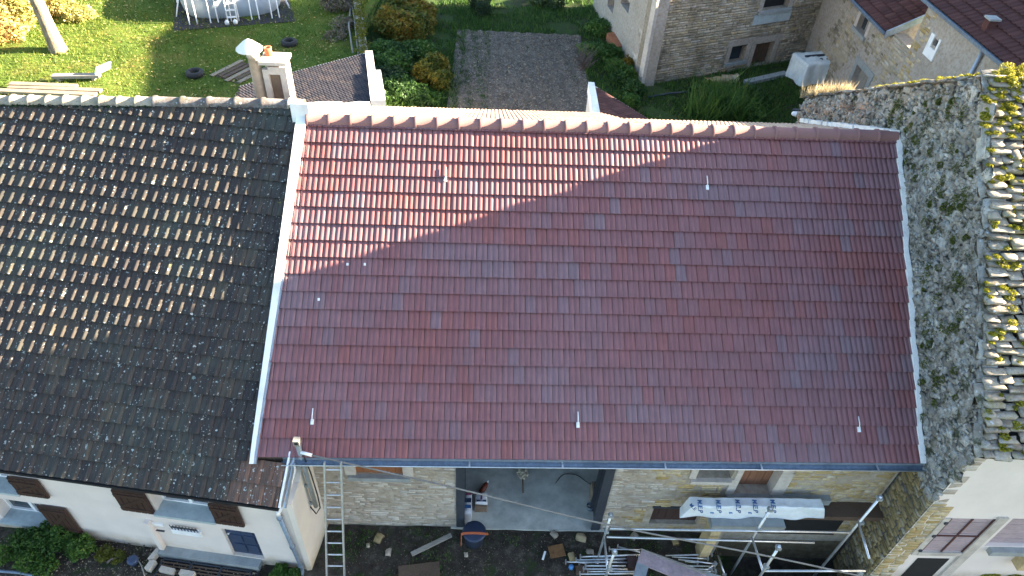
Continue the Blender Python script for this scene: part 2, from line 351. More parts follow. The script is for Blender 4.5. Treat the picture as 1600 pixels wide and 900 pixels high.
def block_variants(n=10, rough=.10):
    out = []
    for i in range(n):
        r = np.random.default_rng(100 + i); V = []
        for y, s in ((.5, 1.), (-.30, 1.), (-.5, .86)):
            for (a, b) in ((-.5, -.5), (.5, -.5), (.5, .5), (-.5, .5)):
                j = r.uniform(-rough, rough, 3) * (.25 if y > 0 else .55); V.append([a * s + j[0] * .5, y + (j[1] if y < .4 else 0), b * s * (1 if s == 1 else .95) + j[2]])
        F = [(0, 1, 5, 4), (1, 2, 6, 5), (2, 3, 7, 6), (3, 0, 4, 7), (4, 5, 9, 8), (5, 6, 10, 9), (6, 7, 11, 10), (7, 4, 8, 11), (8, 9, 10, 11)]
        out.append((np.array(V), np.array(F, np.int32)))
    return out
def rock_variants(n=12, rough=.2, boxy=.55):
    out = []
    g = [-1, 0, 1]
    idx = {}; P = []
    for x in g:
        for y in g:
            for z in g:
                if max(abs(x), abs(y), abs(z)) == 1: idx[(x, y, z)] = len(P); P.append((x, y, z))
    F = []
    for ax in range(3):
        for sgn in (-1, 1):
            o = [a for a in range(3) if a != ax]
            for i in (-1, 0):
                for j in (-1, 0):
                    q = []
                    for (di, dj) in ((0, 0), (1, 0), (1, 1), (0, 1)):
                        c = [0, 0, 0]; c[ax] = sgn; c[o[0]] = i + di; c[o[1]] = j + dj; q.append(idx[tuple(c)])
                    flip = (sgn < 0) ^ (ax == 1); F.append(q[::-1] if flip else q)
    P = np.array(P, float)
    for i in range(n):
        r = np.random.default_rng(300 + i); L = np.linalg.norm(P, axis=1)[:, None]
        V = P * (boxy + (1 - boxy) / L) * .5; V += r.uniform(-rough, rough, V.shape) * .5; out.append((V, np.array(F, np.int32)))
    return out
BLOCK = block_variants(); ROCK = rock_variants(14, .26, .85); SLAB = rock_variants(14, .20, .92)

def free_intervals(a0, a1, z, holes):
    iv = [(a0, a1)]
    for (h0, h1, k0, k1) in holes:
        if k0 - .02 < z < k1 + .02:
            nv = []
            for (p, q) in iv:
                if h1 <= p or h0 >= q: nv.append((p, q))
                else:
                    if h0 > p: nv.append((p, h0))
                    if h1 < q: nv.append((h1, q))
            iv = nv
    return [(p, q) for p, q in iv if q - p > .04]
def courses(orig, u, n, rect, holes, ch, lr, thick=.1, proud=.02, inside=None, jit=.012):
    """coursed blocks: orig + u*a + z*up ; n = outward"""
    a0, a1, z0, z1 = rect; out = []; z = z0; orig = np.array(orig, float); u = unit(u); n = unit(n)
    if np.cross(u, -n)[2] < 0: us = -u
    else: us = u
    while z < z1 - .03:
        h = min(rng.uniform(*ch), z1 - z)
        for (p, q) in free_intervals(a0, a1, z + h / 2, holes):
            a = p
            while a < q - 1e-6:
                L = rng.uniform(*lr) * (1 if rng.random() > .15 else .6)
                if q - a - L < lr[0] * .6: L = q - a
                c = orig + u * (a + L / 2) + np.array([0, 0, z + h / 2])
                if inside is None or inside(a + L / 2, z + h / 2):
                    pr = proud + rng.uniform(-jit, jit); th = rng.uniform(-.012, .012)
                    uu = us * (L - .014) + np.array([0, 0, th * L]); m = mat4(c + n * (pr - thick / 2), uu, -n * thick, np.array([0, 0, h - .012]))
                    out.append((int(rng.integers(len(BLOCK))), m, float(np.clip(rng.normal(.5, .26), 0, 1))))
                a += L
        z += h
    return out
def rubble(orig, u, n, poly, size, aspect=1.5, thick=.09, proud=.015, dens=1.0, tilt=None, mask=None, tint=(.5, .25)):
    """irregular rubble scattered on a jittered grid inside poly (a,z)"""
    orig = np.array(orig, float); u = unit(u); n = unit(n); us = u if np.cross(u, -n)[2] > 0 else -u
    poly = np.array(poly); a0, z0 = poly.min(0); a1, z1 = poly.max(0); out = []
    sx, sz = size * aspect * .86, size * .86; row = 0; z = z0
    while z < z1:
        a = a0 + (row % 2) * sx / 2
        while a < a1:
            pa, pz = a + rng.uniform(-.3, .3) * sx, z + rng.uniform(-.3, .3) * sz
            if inpoly(pa, pz, poly) and rng.random() < dens and (mask is None or mask(pa, pz)):
                s = size * float(np.exp(rng.normal(0, .28))); an = (tilt(pa, pz) if tilt else 0) + rng.normal(0, .28)
                U = us * math.cos(an) + np.array([0, 0, 1.]) * math.sin(an); W = -us * math.sin(an) + np.array([0, 0, 1.]) * math.cos(an)
                t = thick * rng.uniform(.7, 1.5); U = unit(U + n * rng.normal(0, .28)); W = unit(W + n * rng.normal(0, .28)); c = orig + u * pa + np.array([0, 0, pz]) + n * (proud + rng.uniform(-.02, .03) - t * .3)
                out.append((int(rng.integers(len(ROCK))), mat4(c, U * s * aspect * rng.uniform(.75, 1.25), -n * t, W * s * rng.uniform(.75, 1.2)), float(np.clip(rng.normal(*tint), 0, 1))))
            a += sx
        z += sz; row += 1
    return out
def inpoly(x, y, poly):
    c = False; j = len(poly) - 1
    for i in range(len(poly)):
        if (poly[i][1] > y) != (poly[j][1] > y) and x < (poly[j][0] - poly[i][0]) * (y - poly[i][1]) / (poly[j][1] - poly[i][1]) + poly[i][0]: c = not c
        j = i
    return c
def wall_with_holes(orig, u, n, rect, holes, thick):
    """solid wall boxes round rectangular openings (coords a,z), front face at orig plane"""
    a0, a1, z0, z1 = rect; orig = np.array(orig, float); u = unit(u); n = unit(n); mb = MB()
    xs = sorted({a0, a1, *[min(max(h[i], a0), a1) for h in holes for i in (0, 1)]})
    for p, q in zip(xs[:-1], xs[1:]):
        if q - p < 1e-4: continue
        mid = (p + q) / 2; segs = [(z0, z1)]
        for h in holes:
            if h[0] < mid < h[1]:
                ns = []
                for (s, e) in segs:
                    if h[3] <= s or h[2] >= e: ns.append((s, e)); continue
                    if h[2] > s: ns.append((s, h[2]))
                    if h[3] < e: ns.append((h[3], e))
                segs = ns
        for (s, e) in segs:
            mb.box(orig + u * mid + np.array([0, 0, (s + e) / 2]) - n * thick / 2, u * (q - p) / 2, n * thick / 2, np.array([0, 0, (e - s) / 2]))
    return mb
def tiles(E0, u, v, wn, ulims, vtop, tw, ex, rows, tintf, stagger=.5, nvar=4, lift=0.0):
    out = []
    for r in range(rows):
        v0 = r * ex; lo, hi = ulims(v0 + ex / 2); off = (r % 2) * stagger * tw
        k0 = math.floor((lo - off) / tw) ; k1 = math.ceil((hi - off) / tw)
        for k in range(k0, k1):
            a = max(off + k * tw, lo); b = min(off + (k + 1) * tw, hi)
            if b - a < .03: continue
            L = min(ex + .05, vtop((a + b) / 2) - v0)
            if L < .06: continue
            o = E0 + u * a + v * v0 + wn * lift + rng.normal(0, .0022) * wn
            dv = v + wn * rng.normal(0, .004); du = u + wn * rng.normal(0, .006) 
            out.append((int(rng.integers(nvar)), mat4(o, du * (b - a - .007), dv * L, wn), tintf(r, k)))
    return out
def tile_new_var():
    out = []
    for s in range(4):
        n = 11; xs = np.linspace(0, 1, n); z = .018 * np.abs(np.sin(2 * np.pi * xs)) ** .8 + .003 * (s - 1.5) * (xs - .5)
        top0 = [(x, 0, zz + .052) for x, zz in zip(xs, z)]; top1 = [(x, 1, zz * 1.0 + .004) for x, zz in zip(xs, z)]
        lipt = [(x, 0, zz + .052) for x, zz in zip(xs, z)]; lipb = [(x, .004, zz + .032) for x, zz in zip(xs, z)]
        V = np.array(top0 + top1 + lipt + lipb); F = []
        for i in range(n - 1): F.append((i, i + 1, n + i + 1, n + i)); F.append((3 * n + i, 3 * n + i + 1, 2 * n + i + 1, 2 * n + i))
        b = len(V); V = np.vstack([V, [(1, 0, z[-1] + .052), (1, 1, z[-1] + .004), (1, 1, -.01), (1, 0, .026), (0, 0, z[0] + .052), (0, 1, z[0] + .004), (0, 1, -.01), (0, 0, .026)]])
        F.append((b, b + 3, b + 2, b + 1)); F.append((b + 4, b + 5, b + 6, b + 7)); out.append((V, np.array(F, np.int32)))
    return out
def tile_old_var():
    out = []
    for s in range(4):
        xs = np.array([0, .10, .28, .46, .54, .60, .68, .78, .88, .95, 1.0]); n = len(xs)
        z = np.array([.003, 0, .003, 0, .006, .030, .044, .042, .026, .010, .003])
        t0 = [(x, 0, zz + .042) for x, zz in zip(xs, z)]; t1 = [(x, 1, zz * .30 + .004) for x, zz in zip(xs, z)]
        V = np.array(t0 + t1 + t0 + [(x, .004, zz + .024) for x, zz in zip(xs, z)]); F = []
        for i in range(n - 1): F.append((i, i + 1, n + i + 1, n + i)); F.append((3 * n + i, 3 * n + i + 1, 2 * n + i + 1, 2 * n + i))
        b = len(V); V = np.vstack([V, [(1, 0, .046), (1, 1, .004), (1, 1, -.01), (1, 0, .024), (0, 0, .046), (0, 1, .004), (0, 1, -.01), (0, 0, .024)]])
        F.append((b, b + 3, b + 2, b + 1)); F.append((b + 4, b + 5, b + 6, b + 7)); out.append((V, np.array(F, np.int32)))
    return out
TN = tile_new_var(); TO = tile_old_var()
def ridge_var(col=.022):
    prof = [(0, 1.0 + col * 7), (.09, 1.0 + col * 7), (.12, 1.0), (1.0, .96)]; n = 10; V = []
    for x, r in prof:
        for k in range(n + 1):
            a = math.pi * (k / n) * 1.10 - .05 * math.pi; V.append((x, -math.cos(a) * r, math.sin(a) * r))
    F = [(i * (n + 1) + k, i * (n + 1) + k + 1, (i + 1) * (n + 1) + k + 1, (i + 1) * (n + 1) + k)[::-1] for i in range(len(prof) - 1) for k in range(n)]
    b = len(V); V += [(0, -.02, .0)]
    V = np.array(V); V2 = V.copy()
    F += [(k + 1, k, b, b)[:4] for k in range(0)]
    # end disc (quads to lower centre)
    for k in range(0, n, 2): F.append((k, k + 1, k + 2, b))
    return [(V, np.array(F, np.int32))]

def leafcloud(centres, n, size, tintf, flat=0., squash=1.0):
    """n small leaf quads spread through lumpy ellipsoids; centres = (x,y,z,rx,ry,rz)"""
    C = np.array(centres, float); vol = C[:, 3] * C[:, 4] * C[:, 5]; k = rng.choice(len(C), n, p=vol / vol.sum())
    d = rng.normal(size=(n, 3)); d /= np.linalg.norm(d, axis=1)[:, None]; r = rng.uniform(.45, 1, n) ** .5
    # uneven outline
    ph = rng.uniform(0, 6.28, (len(C), 3)); lump = 1 + .22 * np.sin(d[:, 0] * 5 + ph[k, 0]) * np.cos(d[:, 1] * 6 + ph[k, 1]) + .15 * np.sin(d[:, 2] * 7 + ph[k, 2])
    P = C[k, :3] + d * (r * lump)[:, None] * C[k, 3:]
    P[:, 2] = np.maximum(P[:, 2], .01)
    return leafquads(P, size, tintf(P, n), flat)
def leafquads(P, size, tint, flat=0., aspect=.55):
    n = len(P); a = rng.normal(size=(n, 3)); a[:, 2] *= (1 - flat); a /= np.linalg.norm(a, axis=1)[:, None]
    b = rng.normal(size=(n, 3)); b[:, 2] *= (1 - flat); b -= (a * b).sum(1)[:, None] * a; b /= np.linalg.norm(b, axis=1)[:, None]
    s = size * np.exp(rng.normal(0, .3, n))[:, None]
    V = np.stack([P - a * s * .5, P + b * s * aspect * .5, P + a * s * .5, P - b * s * aspect * .5], 1).reshape(-1, 3)
    return V, np.arange(4 * n, dtype=np.int32).reshape(n, 4), tint
def blades(P, h, wd, tint, lean=.5):
    n = len(P); an = rng.uniform(0, 6.28, n); wv = np.stack([np.cos(an), np.sin(an), 0 * an], 1) * (wd * rng.uniform(.6, 1.4, n))[:, None]
    hh = h * np.exp(rng.normal(0, .3, n)); an2 = rng.uniform(0, 6.28, n); tip = P + np.stack([np.cos(an2) * lean * hh * rng.uniform(0, 1, n), np.sin(an2) * lean * hh * rng.uniform(0, 1, n), hh], 1)
    V = np.stack([P - wv / 2, P + wv / 2, tip], 1).reshape(-1, 3)
    return V, np.arange(3 * n, dtype=np.int32).reshape(n, 3), tint
def npobj(name, VFT, mat, parent=None, kind=None):
    V, F, T = VFT; off = np.array(wloc(parent)); return link(name, npmesh(name, V - off, F, mat, T), parent, 0., kind)
def rt(lo=0., hi=1.): return lambda P, n: rng.uniform(lo, hi, n)

# ================================================================== SETTING: ground
def sheet(name, x0, x1, y0, y1, st, zf, mat, kind='structure'):
    xs = np.arange(x0, x1 + st / 2, st); ys = np.arange(y0, y1 + st / 2, st); X, Y = np.meshgrid(xs, ys); Z = zf(X, Y)
    V = np.stack([X.ravel(), Y.ravel(), Z.ravel()], 1); nx = len(xs); i, j = np.meshgrid(np.arange(nx - 1), np.arange(len(ys) - 1))
    a = (j * nx + i).ravel(); F = np.stack([a, a + 1, a + nx + 1, a + nx], 1)
    return link(name, npmesh(name, V, F, mat, None, True), None, None, kind)
def wob(X, Y, s=1.0, a=.05): return a * (np.sin(X * 1.7 * s + 1.3 * np.sin(Y * 1.1 * s)) * np.cos(Y * 1.9 * s + .7) + .5 * np.sin(X * 4.3 * s + Y * 3.1 * s))
g = MB()
for (xa, xb, ya, yb2) in ((-400, 400, -300, .5), (-400, -14, .5, 8), (14, 400, .5, 8), (-400, 400, 8, 13.2), (-400, -45, 13.2, 60), (40, 400, 13.2, 60), (-400, 400, 60, 600)):
    g.add([(xa, ya, -.08), (xb, ya, -.08), (xb, yb2, -.08), (xa, yb2, -.08)], [(0, 1, 2, 3)])
def sst(x, a, b_): return np.clip((x - a) / (b_ - a), 0, 1)
def pit(X, Y): return sst(X, 5.25, 5.5) * sst(Y, 6.25, 6.45) * (1 - sst(Y, 7.62, 7.7)) * (1 - sst(X, 8.38, 8.5))
g.build('ground', M['ground'], None, 'structure')
sheet('yard', -14, 14, 0.5, 8.0, .10, lambda X, Y: -.03 + wob(X, Y, 2.2, .02) - .02 * (Y < 7.4) - 1.25 * pit(X, Y), M['yard'])
sheet('garden_ground', -8, 40, 13.2, 60, .30, lambda X, Y: -.02 + wob(X, Y, 1, .04), M['ground'])
sheet('lawn', -45, -6.2, 15, 60, .30, lambda X, Y: .04 + wob(X, Y, .6, .03), M['lawn'])
PLOT = [PZ(700, 205), PZ(925, 205), PZ(888, 38), PZ(712, 42)]
def plot_z(X, Y): 
    th = .10; xr = X * math.cos(th) + Y * math.sin(th); return +.05 + .022 * np.sin(xr * 2 * math.pi / .62) + wob(X, Y, 3, .02) + .015 * np.sin(X * 31) * np.sin(Y * 27)
sheet('vegetable_plot', -1.9, 4.3, 20.5, 34.4, .10, plot_z, M['soil'])

# ================================================================== LEFT HOUSE (old brown roof, white wall)
SL = R_(34); UP = np.array([0, 0, 1.])
ZE = 2.73
LE1 = PZ(435, 793, ZE); LE0 = PZ(0, 733, ZE); eL = unit(LE1 - LE0); outL = unit([eL[1], -eL[0], 0]); nL = outL * math.sin(SL) + UP * math.cos(SL); vL = np.cross(nL, eL)
corner = np.array([-3.5, 6.60, 0.])
lh = thing('village_house', corner, 'long white rendered house with an old dark brown tiled roof speckled with lichen', 'house')
def PLW(px, py): return on(px, py, corner, outL)
def aL(p): return (np.array(p) - corner).dot(eL)
# wall features measured on the wall plane
def rectL(pts):
    q = [PLW(*p) for p in pts]; a = [aL(p) for p in q]; z = [p[2] for p in q]; return min(a), max(a), min(z), max(z)
def avgrect(tl, tr, br, bl):
    q = [PLW(*p) for p in (tl, tr, br, bl)]; a = [aL(p) for p in q]; z = [p[2] for p in q]
    return ((a[0] + a[3]) / 2, (a[1] + a[2]) / 2, (z[2] + z[3]) / 2, (z[0] + z[1]) / 2)
S1 = avgrect((12, 741), (60, 748), (80, 774), (36, 769)); S2 = avgrect((60, 787), (100, 791), (133, 828), (92, 825))
S3 = avgrect((176, 762), (226, 767), (244, 798), (196, 793)); S4 = avgrect((325, 783), (372, 789), (384, 819), (342, 813))
DR = avgrect((348, 826), (397, 833), (412, 868), (366, 863))
W1 = (S1[0] - 1.15, S1[0] - .02, S1[2] + .03, S1[3]); W2 = (S2[0] - 1.15, S2[0] - .02, S2[2] + .04, S2[3] - .03); W3 = (S3[1] + .03, S4[0] - .03, S3[2] + .03, S3[3])
D1 = (DR[0] - .04, DR[1], .16, DR[3])
holesL = [W1, W2, W3, D1]; topz = 2.74
wall_with_holes(corner, eL, outL, (-9.5, 0, -.2, topz), holesL, .42).build('wall', M['white_render'], lh)
def LP(a, z, d=0.): return corner + eL * a + UP * z + outL * d
MB().prism([LP(0, -.2, .02) , LP(0, -.2, -1.12), LP(0, 3.1, -1.12), LP(0, 2.60, -.42), LP(0, 2.55, 0.02)], np.array([.10, .01, 0])).build('side_wall', M['old_white'], lh)
MB().prism([LP(0.05, -.2, -.9) , LP(0.05, -.2, -1.14), LP(0.05, .9, -1.14), LP(0.05, .25, -.9)], np.array([.07, .01, 0])).build('plinth_patch', M['ochre'], lh)
def shutter(r, parent):
    a0, a1, z0, z1 = r; f = MB().box(LP((a0 + a1) / 2, (z0 + z1) / 2, .045), eL * (a1 - a0) / 2, outL * .02, UP * (z1 - z0) / 2).build('shutter', M['shutter'], parent)
    n = 5
    for i in range(n): 
        a = a0 + (a1 - a0) * (i + .5) / n; MB().box(LP(a, (z0 + z1) / 2, .072), eL * ((a1 - a0) / n / 2 - .008), outL * .008, UP * ((z1 - z0) / 2 - .01)).build('board', M['shutter'], f)
    b = MB()
    for z in (z0 + .12, z1 - .12): b.box(LP((a0 + a1) / 2, z, .09), eL * ((a1 - a0) / 2 - .02), outL * .011, UP * .045)
    p, q = LP(a0 + .06, z0 + .18, .09), LP(a1 - .06, z1 - .18, .09); d = unit(q - p); b.box((p + q) / 2, d * np.linalg.norm(q - p) / 2, outL * .009, np.cross(d, outL) * .04)
    b.build('brace', M['shutter'], f)
for s in (S1, S2, S3, S4): shutter(s, lh)
def windowL(r, parent, mull=True):
    a0, a1, z0, z1 = r; d = -.26; w_ = MB(); t = .05
    for (p, q, zz0, zz1) in ((a0, a0 + t, z0, z1), (a1 - t, a1, z0, z1), (a0 + t, a1 - t, z0, z0 + t), (a0 + t, a1 - t, z1 - t, z1), ((a0 + a1) / 2 - .035, (a0 + a1) / 2 + .035, z0 + t, z1 - t)):
        w_.box(LP((p + q) / 2, (zz0 + zz1) / 2, d), eL * (q - p) / 2, outL * .03, UP * (zz1 - zz0) / 2)
    f = w_.build('window', M['white'], parent)
    MB().box(LP((a0 + a1) / 2, (z0 + z1) / 2, d - .02), eL * (a1 - a0) / 2, outL * .008, UP * (z1 - z0) / 2).build('pane', M['glass'], f)
    MB().box(LP((a0 + a1) / 2, z0 - .02, -.08), eL * ((a1 - a0) / 2 + .03), outL * .18, UP * .035).build('sill', M['sill'], f)
for r in (W1, W2, W3): windowL(r, lh)
# door
a0, a1, z0, z1 = D1
dd = MB().box(LP((a0 + a1) / 2, (z0 + z1) / 2, -.10), eL * (a1 - a0) / 2, outL * .03, UP * (z1 - z0) / 2).build('door', M['navy'], lh)
p_ = MB()
for i in (0, 1):
    for (q0, q1) in ((.08, .38), (.45, .72), (.78, .95)):
        c0 = a0 + (a1 - a0) * (.14 + .40 * i); c1 = c0 + (a1 - a0) * .32; p_.box(LP((c0 + c1) / 2, z0 + (z1 - z0) * (q0 + q1) / 2, -.065), eL * (c1 - c0) / 2, outL * .012, UP * (z1 - z0) * (q1 - q0) / 2)
p_.build('panel', M['navy'], dd); MB().tube([LP(a0 + .08, 1.0, -.07), LP(a0 + .08, 1.0, -.01)], .02).build('handle', M['galv'], dd)
# small barred vent window, ledge, letter slot, pilaster, step
v0, v1, vz0, vz1 = avgrect((268, 816), (309, 824), (311, 828), (270, 821))
MB().box(LP((v0 + v1) / 2, vz0 - .12, .02), eL * .30, outL * .04, UP * .08).build('ledge', M['white'], lh)
b = MB().box(LP((v0 + v1) / 2, (vz0 + vz1) / 2, .05), eL * (v1 - v0) / 2, outL * .01, UP * .015)
for i in range(9): b.tube([LP(v0 + (v1 - v0) * i / 8, vz0 - .03, .05), LP(v0 + (v1 - v0) * i / 8, vz1 + .05, .07)], .009, 5)
b.build('window_bars', M['steel_dark'], lh)
c = PLW(250, 828); MB().box(LP(aL(c), c[2], .015), eL * .10, outL * .015, UP * .012).build('letter_slot', M['steel_dark'], lh)
c = PLW(248, 820); MB().box(LP(aL(c), c[2] + .03, .008), eL * .11, outL * .012, UP * .05).build('name_plate', M['white'], lh)
pa = aL(PLW(252, 845)); MB().prism([LP(pa - .05, -.1, 0), LP(pa + .05, -.1, 0), LP(pa + .05, 1.2, 0), LP(pa - .05, 1.2, 0)], outL * .10).build('pilaster', M['white_render'], lh)
# roof
def g0(px, py, p0=LE1, n=nL): q = on(px, py, p0, n) - LE0; return q.dot(eL), q.dot(vL)
uA, vA = g0(0, 156); uB, vB = g0(460, 161); uC, vC = g0(398, 718); uD, vD = g0(472, 170); uE, _ = g0(435, 790)
vtopL = lambda uu: vA + (vB - vA) * (uu - uA) / (uB - uA)
def ulimL(vv):
    hi = uE if vv < vC + .10 else uC + (uD - uC) * (vv - vC) / (vD - vC) + .05
    return -4.6, hi
def tintL(r, k):
    base = rng.beta(2, 3) * .75
    return base
E0L = LE0 + 0 * nL
til = tiles(E0L, eL, vL, nL, ulimL, vtopL, .213, .357, 22, tintL, 0.5)
# newer brown tiles at the low right end
til2 = []
for (k, m, t) in til:
    p = m[:3, 3] - LE0; uu, vv = p.dot(eL), p.dot(vL)
    if uu > uE - .95 + .25 * vv / .35 * .3 and vv < .9: t = .93 + .07 * rng.random()
    til2.append((k, m, t))
lay(lh, 'roof_tile', TO, til2, M['tile_old'], 300)
dk = MB().prism([LE0 + eL * -4.6, LE0 + eL * (uE - .03), LE0 + eL * (uE - .03) + vL * (vC - .1), LE0 + eL * (uC) + vL * (vC - .1), LE0 + eL * uD + vL * vtopL(uD), LE0 + eL * -4.6 + vL * vtopL(-4.6)], -nL * .10)
dk.build('roof_deck', M['dark'], lh)
# back slope (falls away from the camera)
RA = LE0 + eL * -4.6 + vL * vtopL(-4.6); RB = LE0 + eL * (uD + .02) + vL * vtopL(uD)
rd = unit(RB - RA); bk = unit(np.cross(rd, UP)); bk = bk if bk[1] > 0 else -bk; bs = unit(bk * math.cos(R_(32)) - UP * math.sin(R_(32)))
MB().prism([RA, RB, RB + bs * 5.5, RA + bs * 5.5], -UP * .12).build('back_roof', M['tile_old'], lh)
# ridge caps: short ones at the left, longer darker ones at the right
inst = []; d = 0; Ltot = np.linalg.norm(RB - RA)
xsplit = PZ(235, 156, RA[2])[0]
while d < Ltot - .02:
    p = RA + rd * d; L = .375 if p[0] < -7.05 else .56
    L = min(L, Ltot - d); m = mat4(p + np.array([0, 0, -.02]) + rng.normal(0, .006, 3), rd * L * 1.03 + np.array([0, 0, rng.normal(0, .006)]), bk * .135, UP * .115); inst.append((0, m, .62 + .3 * rng.random() if L < .4 else .25)); d += L
lay(lh, 'ridge_tile', ridge_var(), inst, m_stone('lichened_ridge_tile', [(.10, .085, .088), (.15, .13, .12), (.30, .26, .20), (.42, .37, .29)], .5, .3, .3, .1, 10, .4), 60, True)
# moss lumps under the ridge
P = []
for i in range(1500):
    q = rng.uniform(0, Ltot); P.append(RA + rd * q - vL * (.13 + abs(rng.normal(0, .03))) + nL * (.03 + rng.uniform(0, .03)))
P = np.array(P); P = P[P[:, 0] < -7]
npobj('ridge_moss', leafquads(P, .035, rng.uniform(0, .5, len(P)), 0), M['leaf_dark'], lh, 'stuff')
# eave edge: thin dark gutter, right-end rake board
p0, p1 = LE0 - eL * 4.6, LE0 + eL * uE
MB().prism([p0 - outL * .03 - UP * .03, p0 + outL * .03 - UP * .03, p0 + outL * .03 - UP * .09, p0 - outL * .03 - UP * .09], p1 - p0).build('eave_board', M['dark'], lh)
q0 = LE0 + eL * (uE + .015); MB().prism([q0 - nL * .12, q0 + nL * .05, q0 + nL * .05 + vL * .98, q0 - nL * .12 + vL * .98], eL * .03).build('rake_board', M['white'], lh)
q0 = LE0 + eL * (uE + .10); MB().prism([q0 - nL * .10, q0 + nL * .02, q0 + nL * .02 + vL * .98, q0 - nL * .10 + vL * .98], eL * .025).build('rake_flashing', M['zinc'], lh)
# downpipe on the front corner, white elbow from the red roof's gutter
top = PLW(437, 799) + outL * .07; bot = PLW(475, 886) + outL * .07
dp = MB().tube([top, bot + UP * .12, bot + outL * .03 + UP * .02, bot + outL * .10 - UP * .02], .045, 10).build('downpipe', M['zinc_dark'], lh)
cl = MB()
for f in (.05, .55, .9): q = top + (bot - top) * f; cl.tube([q - UP * .02, q + UP * .02], .056, 10)
cl.build('pipe_collar', M['zinc_dark'], dp)
# chimney: masonry block with a recessed brown face, round flue with a conical cowl, terracotta pot
ch = MB(); cy = 14.0
c0 = PY(432, 118, cy); bx0 = PY(413, 118, cy)[0]; bx1 = PY(447, 118, cy)[0]; zt = 7.44; zb = 5.6
ch.aabb(bx0 + .02, bx1, cy + .10, cy + .42, zb, zt)
ch.aabb(bx0 - .02, bx0 + .10, cy - .02, cy + .10, zb, zt - .12); ch.aabb(bx1 - .12, bx1 + .02, cy - .02, cy + .10, zb, zt - .05); ch.aabb(bx0 + .10, bx1 - .12, cy - .02, cy + .10, zt - .22, zt - .05)
ch.aabb(bx0 - .06, bx1 + .05, cy - .06, cy + .46, zt, zt + .07)
CH = ch.build('chimney', M['pale_stone'], lh)
MB().aabb(bx0 + .10, bx1 - .12, cy + .07, cy + .104, zb, zt - .22).build('brick_infill', M['cardboard'], CH)
fc = PY(402, 118, cy + .1); fx = fc[0]
MB().lathe([(.12, 5.5), (.12, 7.55), (.135, 7.55), (.135, 7.66), (.10, 7.66)], (fx, cy + .1, 0), 20).build('flue', M['pale_stone'], CH)
MB().lathe([(.27, 7.70), (.275, 7.73), (.10, 7.88), (.03, 7.92), (.001, 7.93)], (fx - .05, cy + .1, 0), 14).build('cowl', M['white'], CH)
MB().lathe([(.001, 7.6), (.09, 7.62), (.075, 7.78), (.09, 7.82), (.06, 7.82), (.055, 7.74)], (bx0 + .08, cy + .30, -.14), 16).build('chimney_pot', M['terracotta'], CH)

# ================================================================== NEW HOUSE (red tiled roof)
P0 = on(937, 720, [0, 0, 3.26], UP); nN = np.array([0, -math.sin(SL), math.cos(SL)])
EL = on(398, 714, P0, nN); ER = on(1437, 724, P0, nN); uN = unit(ER - EL); vN = np.cross(nN, uN); WN = np.linalg.norm(ER - EL)
nh = thing('barn_house', (2, 7.6, 0), 'long stone house in the middle with a new red tiled roof and open garage', 'house')
VT = 6.66
def ulimN(vv): return .062 * vv - .0, WN + .053 * vv
patch = {}
def tintN(r, k):
    q = .52 + .34 * math.sin(k * .16 + r * .35 + 2.2 * math.sin(r * .5)) * math.sin(r * .45 + k * .09 + 1)
    t = np.clip(rng.normal(q, .15), 0, .9)
    if rng.random() < .02: t = .06 + .1 * rng.random()
    if rng.random() < .006: t = .95
    return float(t)
lay(nh, 'roof_tile', TN, tiles(EL, uN, vN, nN, ulimN, lambda a: VT, .2115, .341, 20, tintN, .5), M['tile_new'], 300, True)
RL = EL + uN * (.062 * VT) + vN * VT; RR = EL + uN * (WN + .053 * VT) + vN * VT
MB().prism([EL, ER, RR, RL], -nN * .14).build('roof_deck', M['dark'], nh)
BS = R_(26.2); dB = np.array([0, math.cos(BS), -math.sin(BS)]); nB = np.array([0, math.sin(BS), math.cos(BS)])
xm = 3.35
def lerpR(x): return RL + (RR - RL) * (x - RL[0]) / (RR[0] - RL[0])
MB().prism([RL, lerpR(xm), lerpR(xm) + dB * 7.1, RL + dB * 7.1], -nB * .1).build('back_deck', M['dark'], nh)
MB().prism([lerpR(xm), RR, RR + dB * 3.4, lerpR(xm) + dB * 3.4], -nB * .1).build('back_deck', M['dark'], nh)
bt = []
rdN = unit(RR - RL)
for (xa, xb, Lb) in ((RL[0], xm, 7.1), (xm, RR[0], 3.4)):
    rows = int(Lb / .345); A = lerpR(xa) + dB * Lb
    vb = -dB; wb = np.cross(rdN, vb); wb = wb if wb[2] > 0 else -wb
    bt += tiles(A, rdN, vb, wb, lambda vv, W=xb - xa: (0, W), lambda a, L=Lb: L, .2115, .345, rows + 1, tintN, .5)
lay(nh, 'back_roof_tile', TN, bt, m_stone('pale_back_tile', [(.38, .24, .17), (.46, .32, .23), (.52, .38, .28)], .3, 0, 0, 0, 20, .2), 0, True, 'back_roof_tiles')
inst = []; nr = 28; Lr = np.linalg.norm(RR - RL) / nr
for i in range(nr): inst.append((0, mat4(RL + rdN * (i * Lr) - UP * .03 + rng.normal(0, .003, 3), rdN * Lr * 1.02, np.array([0, .150, 0]), np.array([0, 0, .150])), 0. + .3 * rng.random()))
# the collar sits at the right-hand end of each cap
rv = ridge_var(.022); 
lay(nh, 'ridge_tile', rv, inst, m_stone('new_ridge_tile', [(.27, .145, .135), (.24, .125, .12)], .15, 0, 0, 0, 30, .1), 60, True)
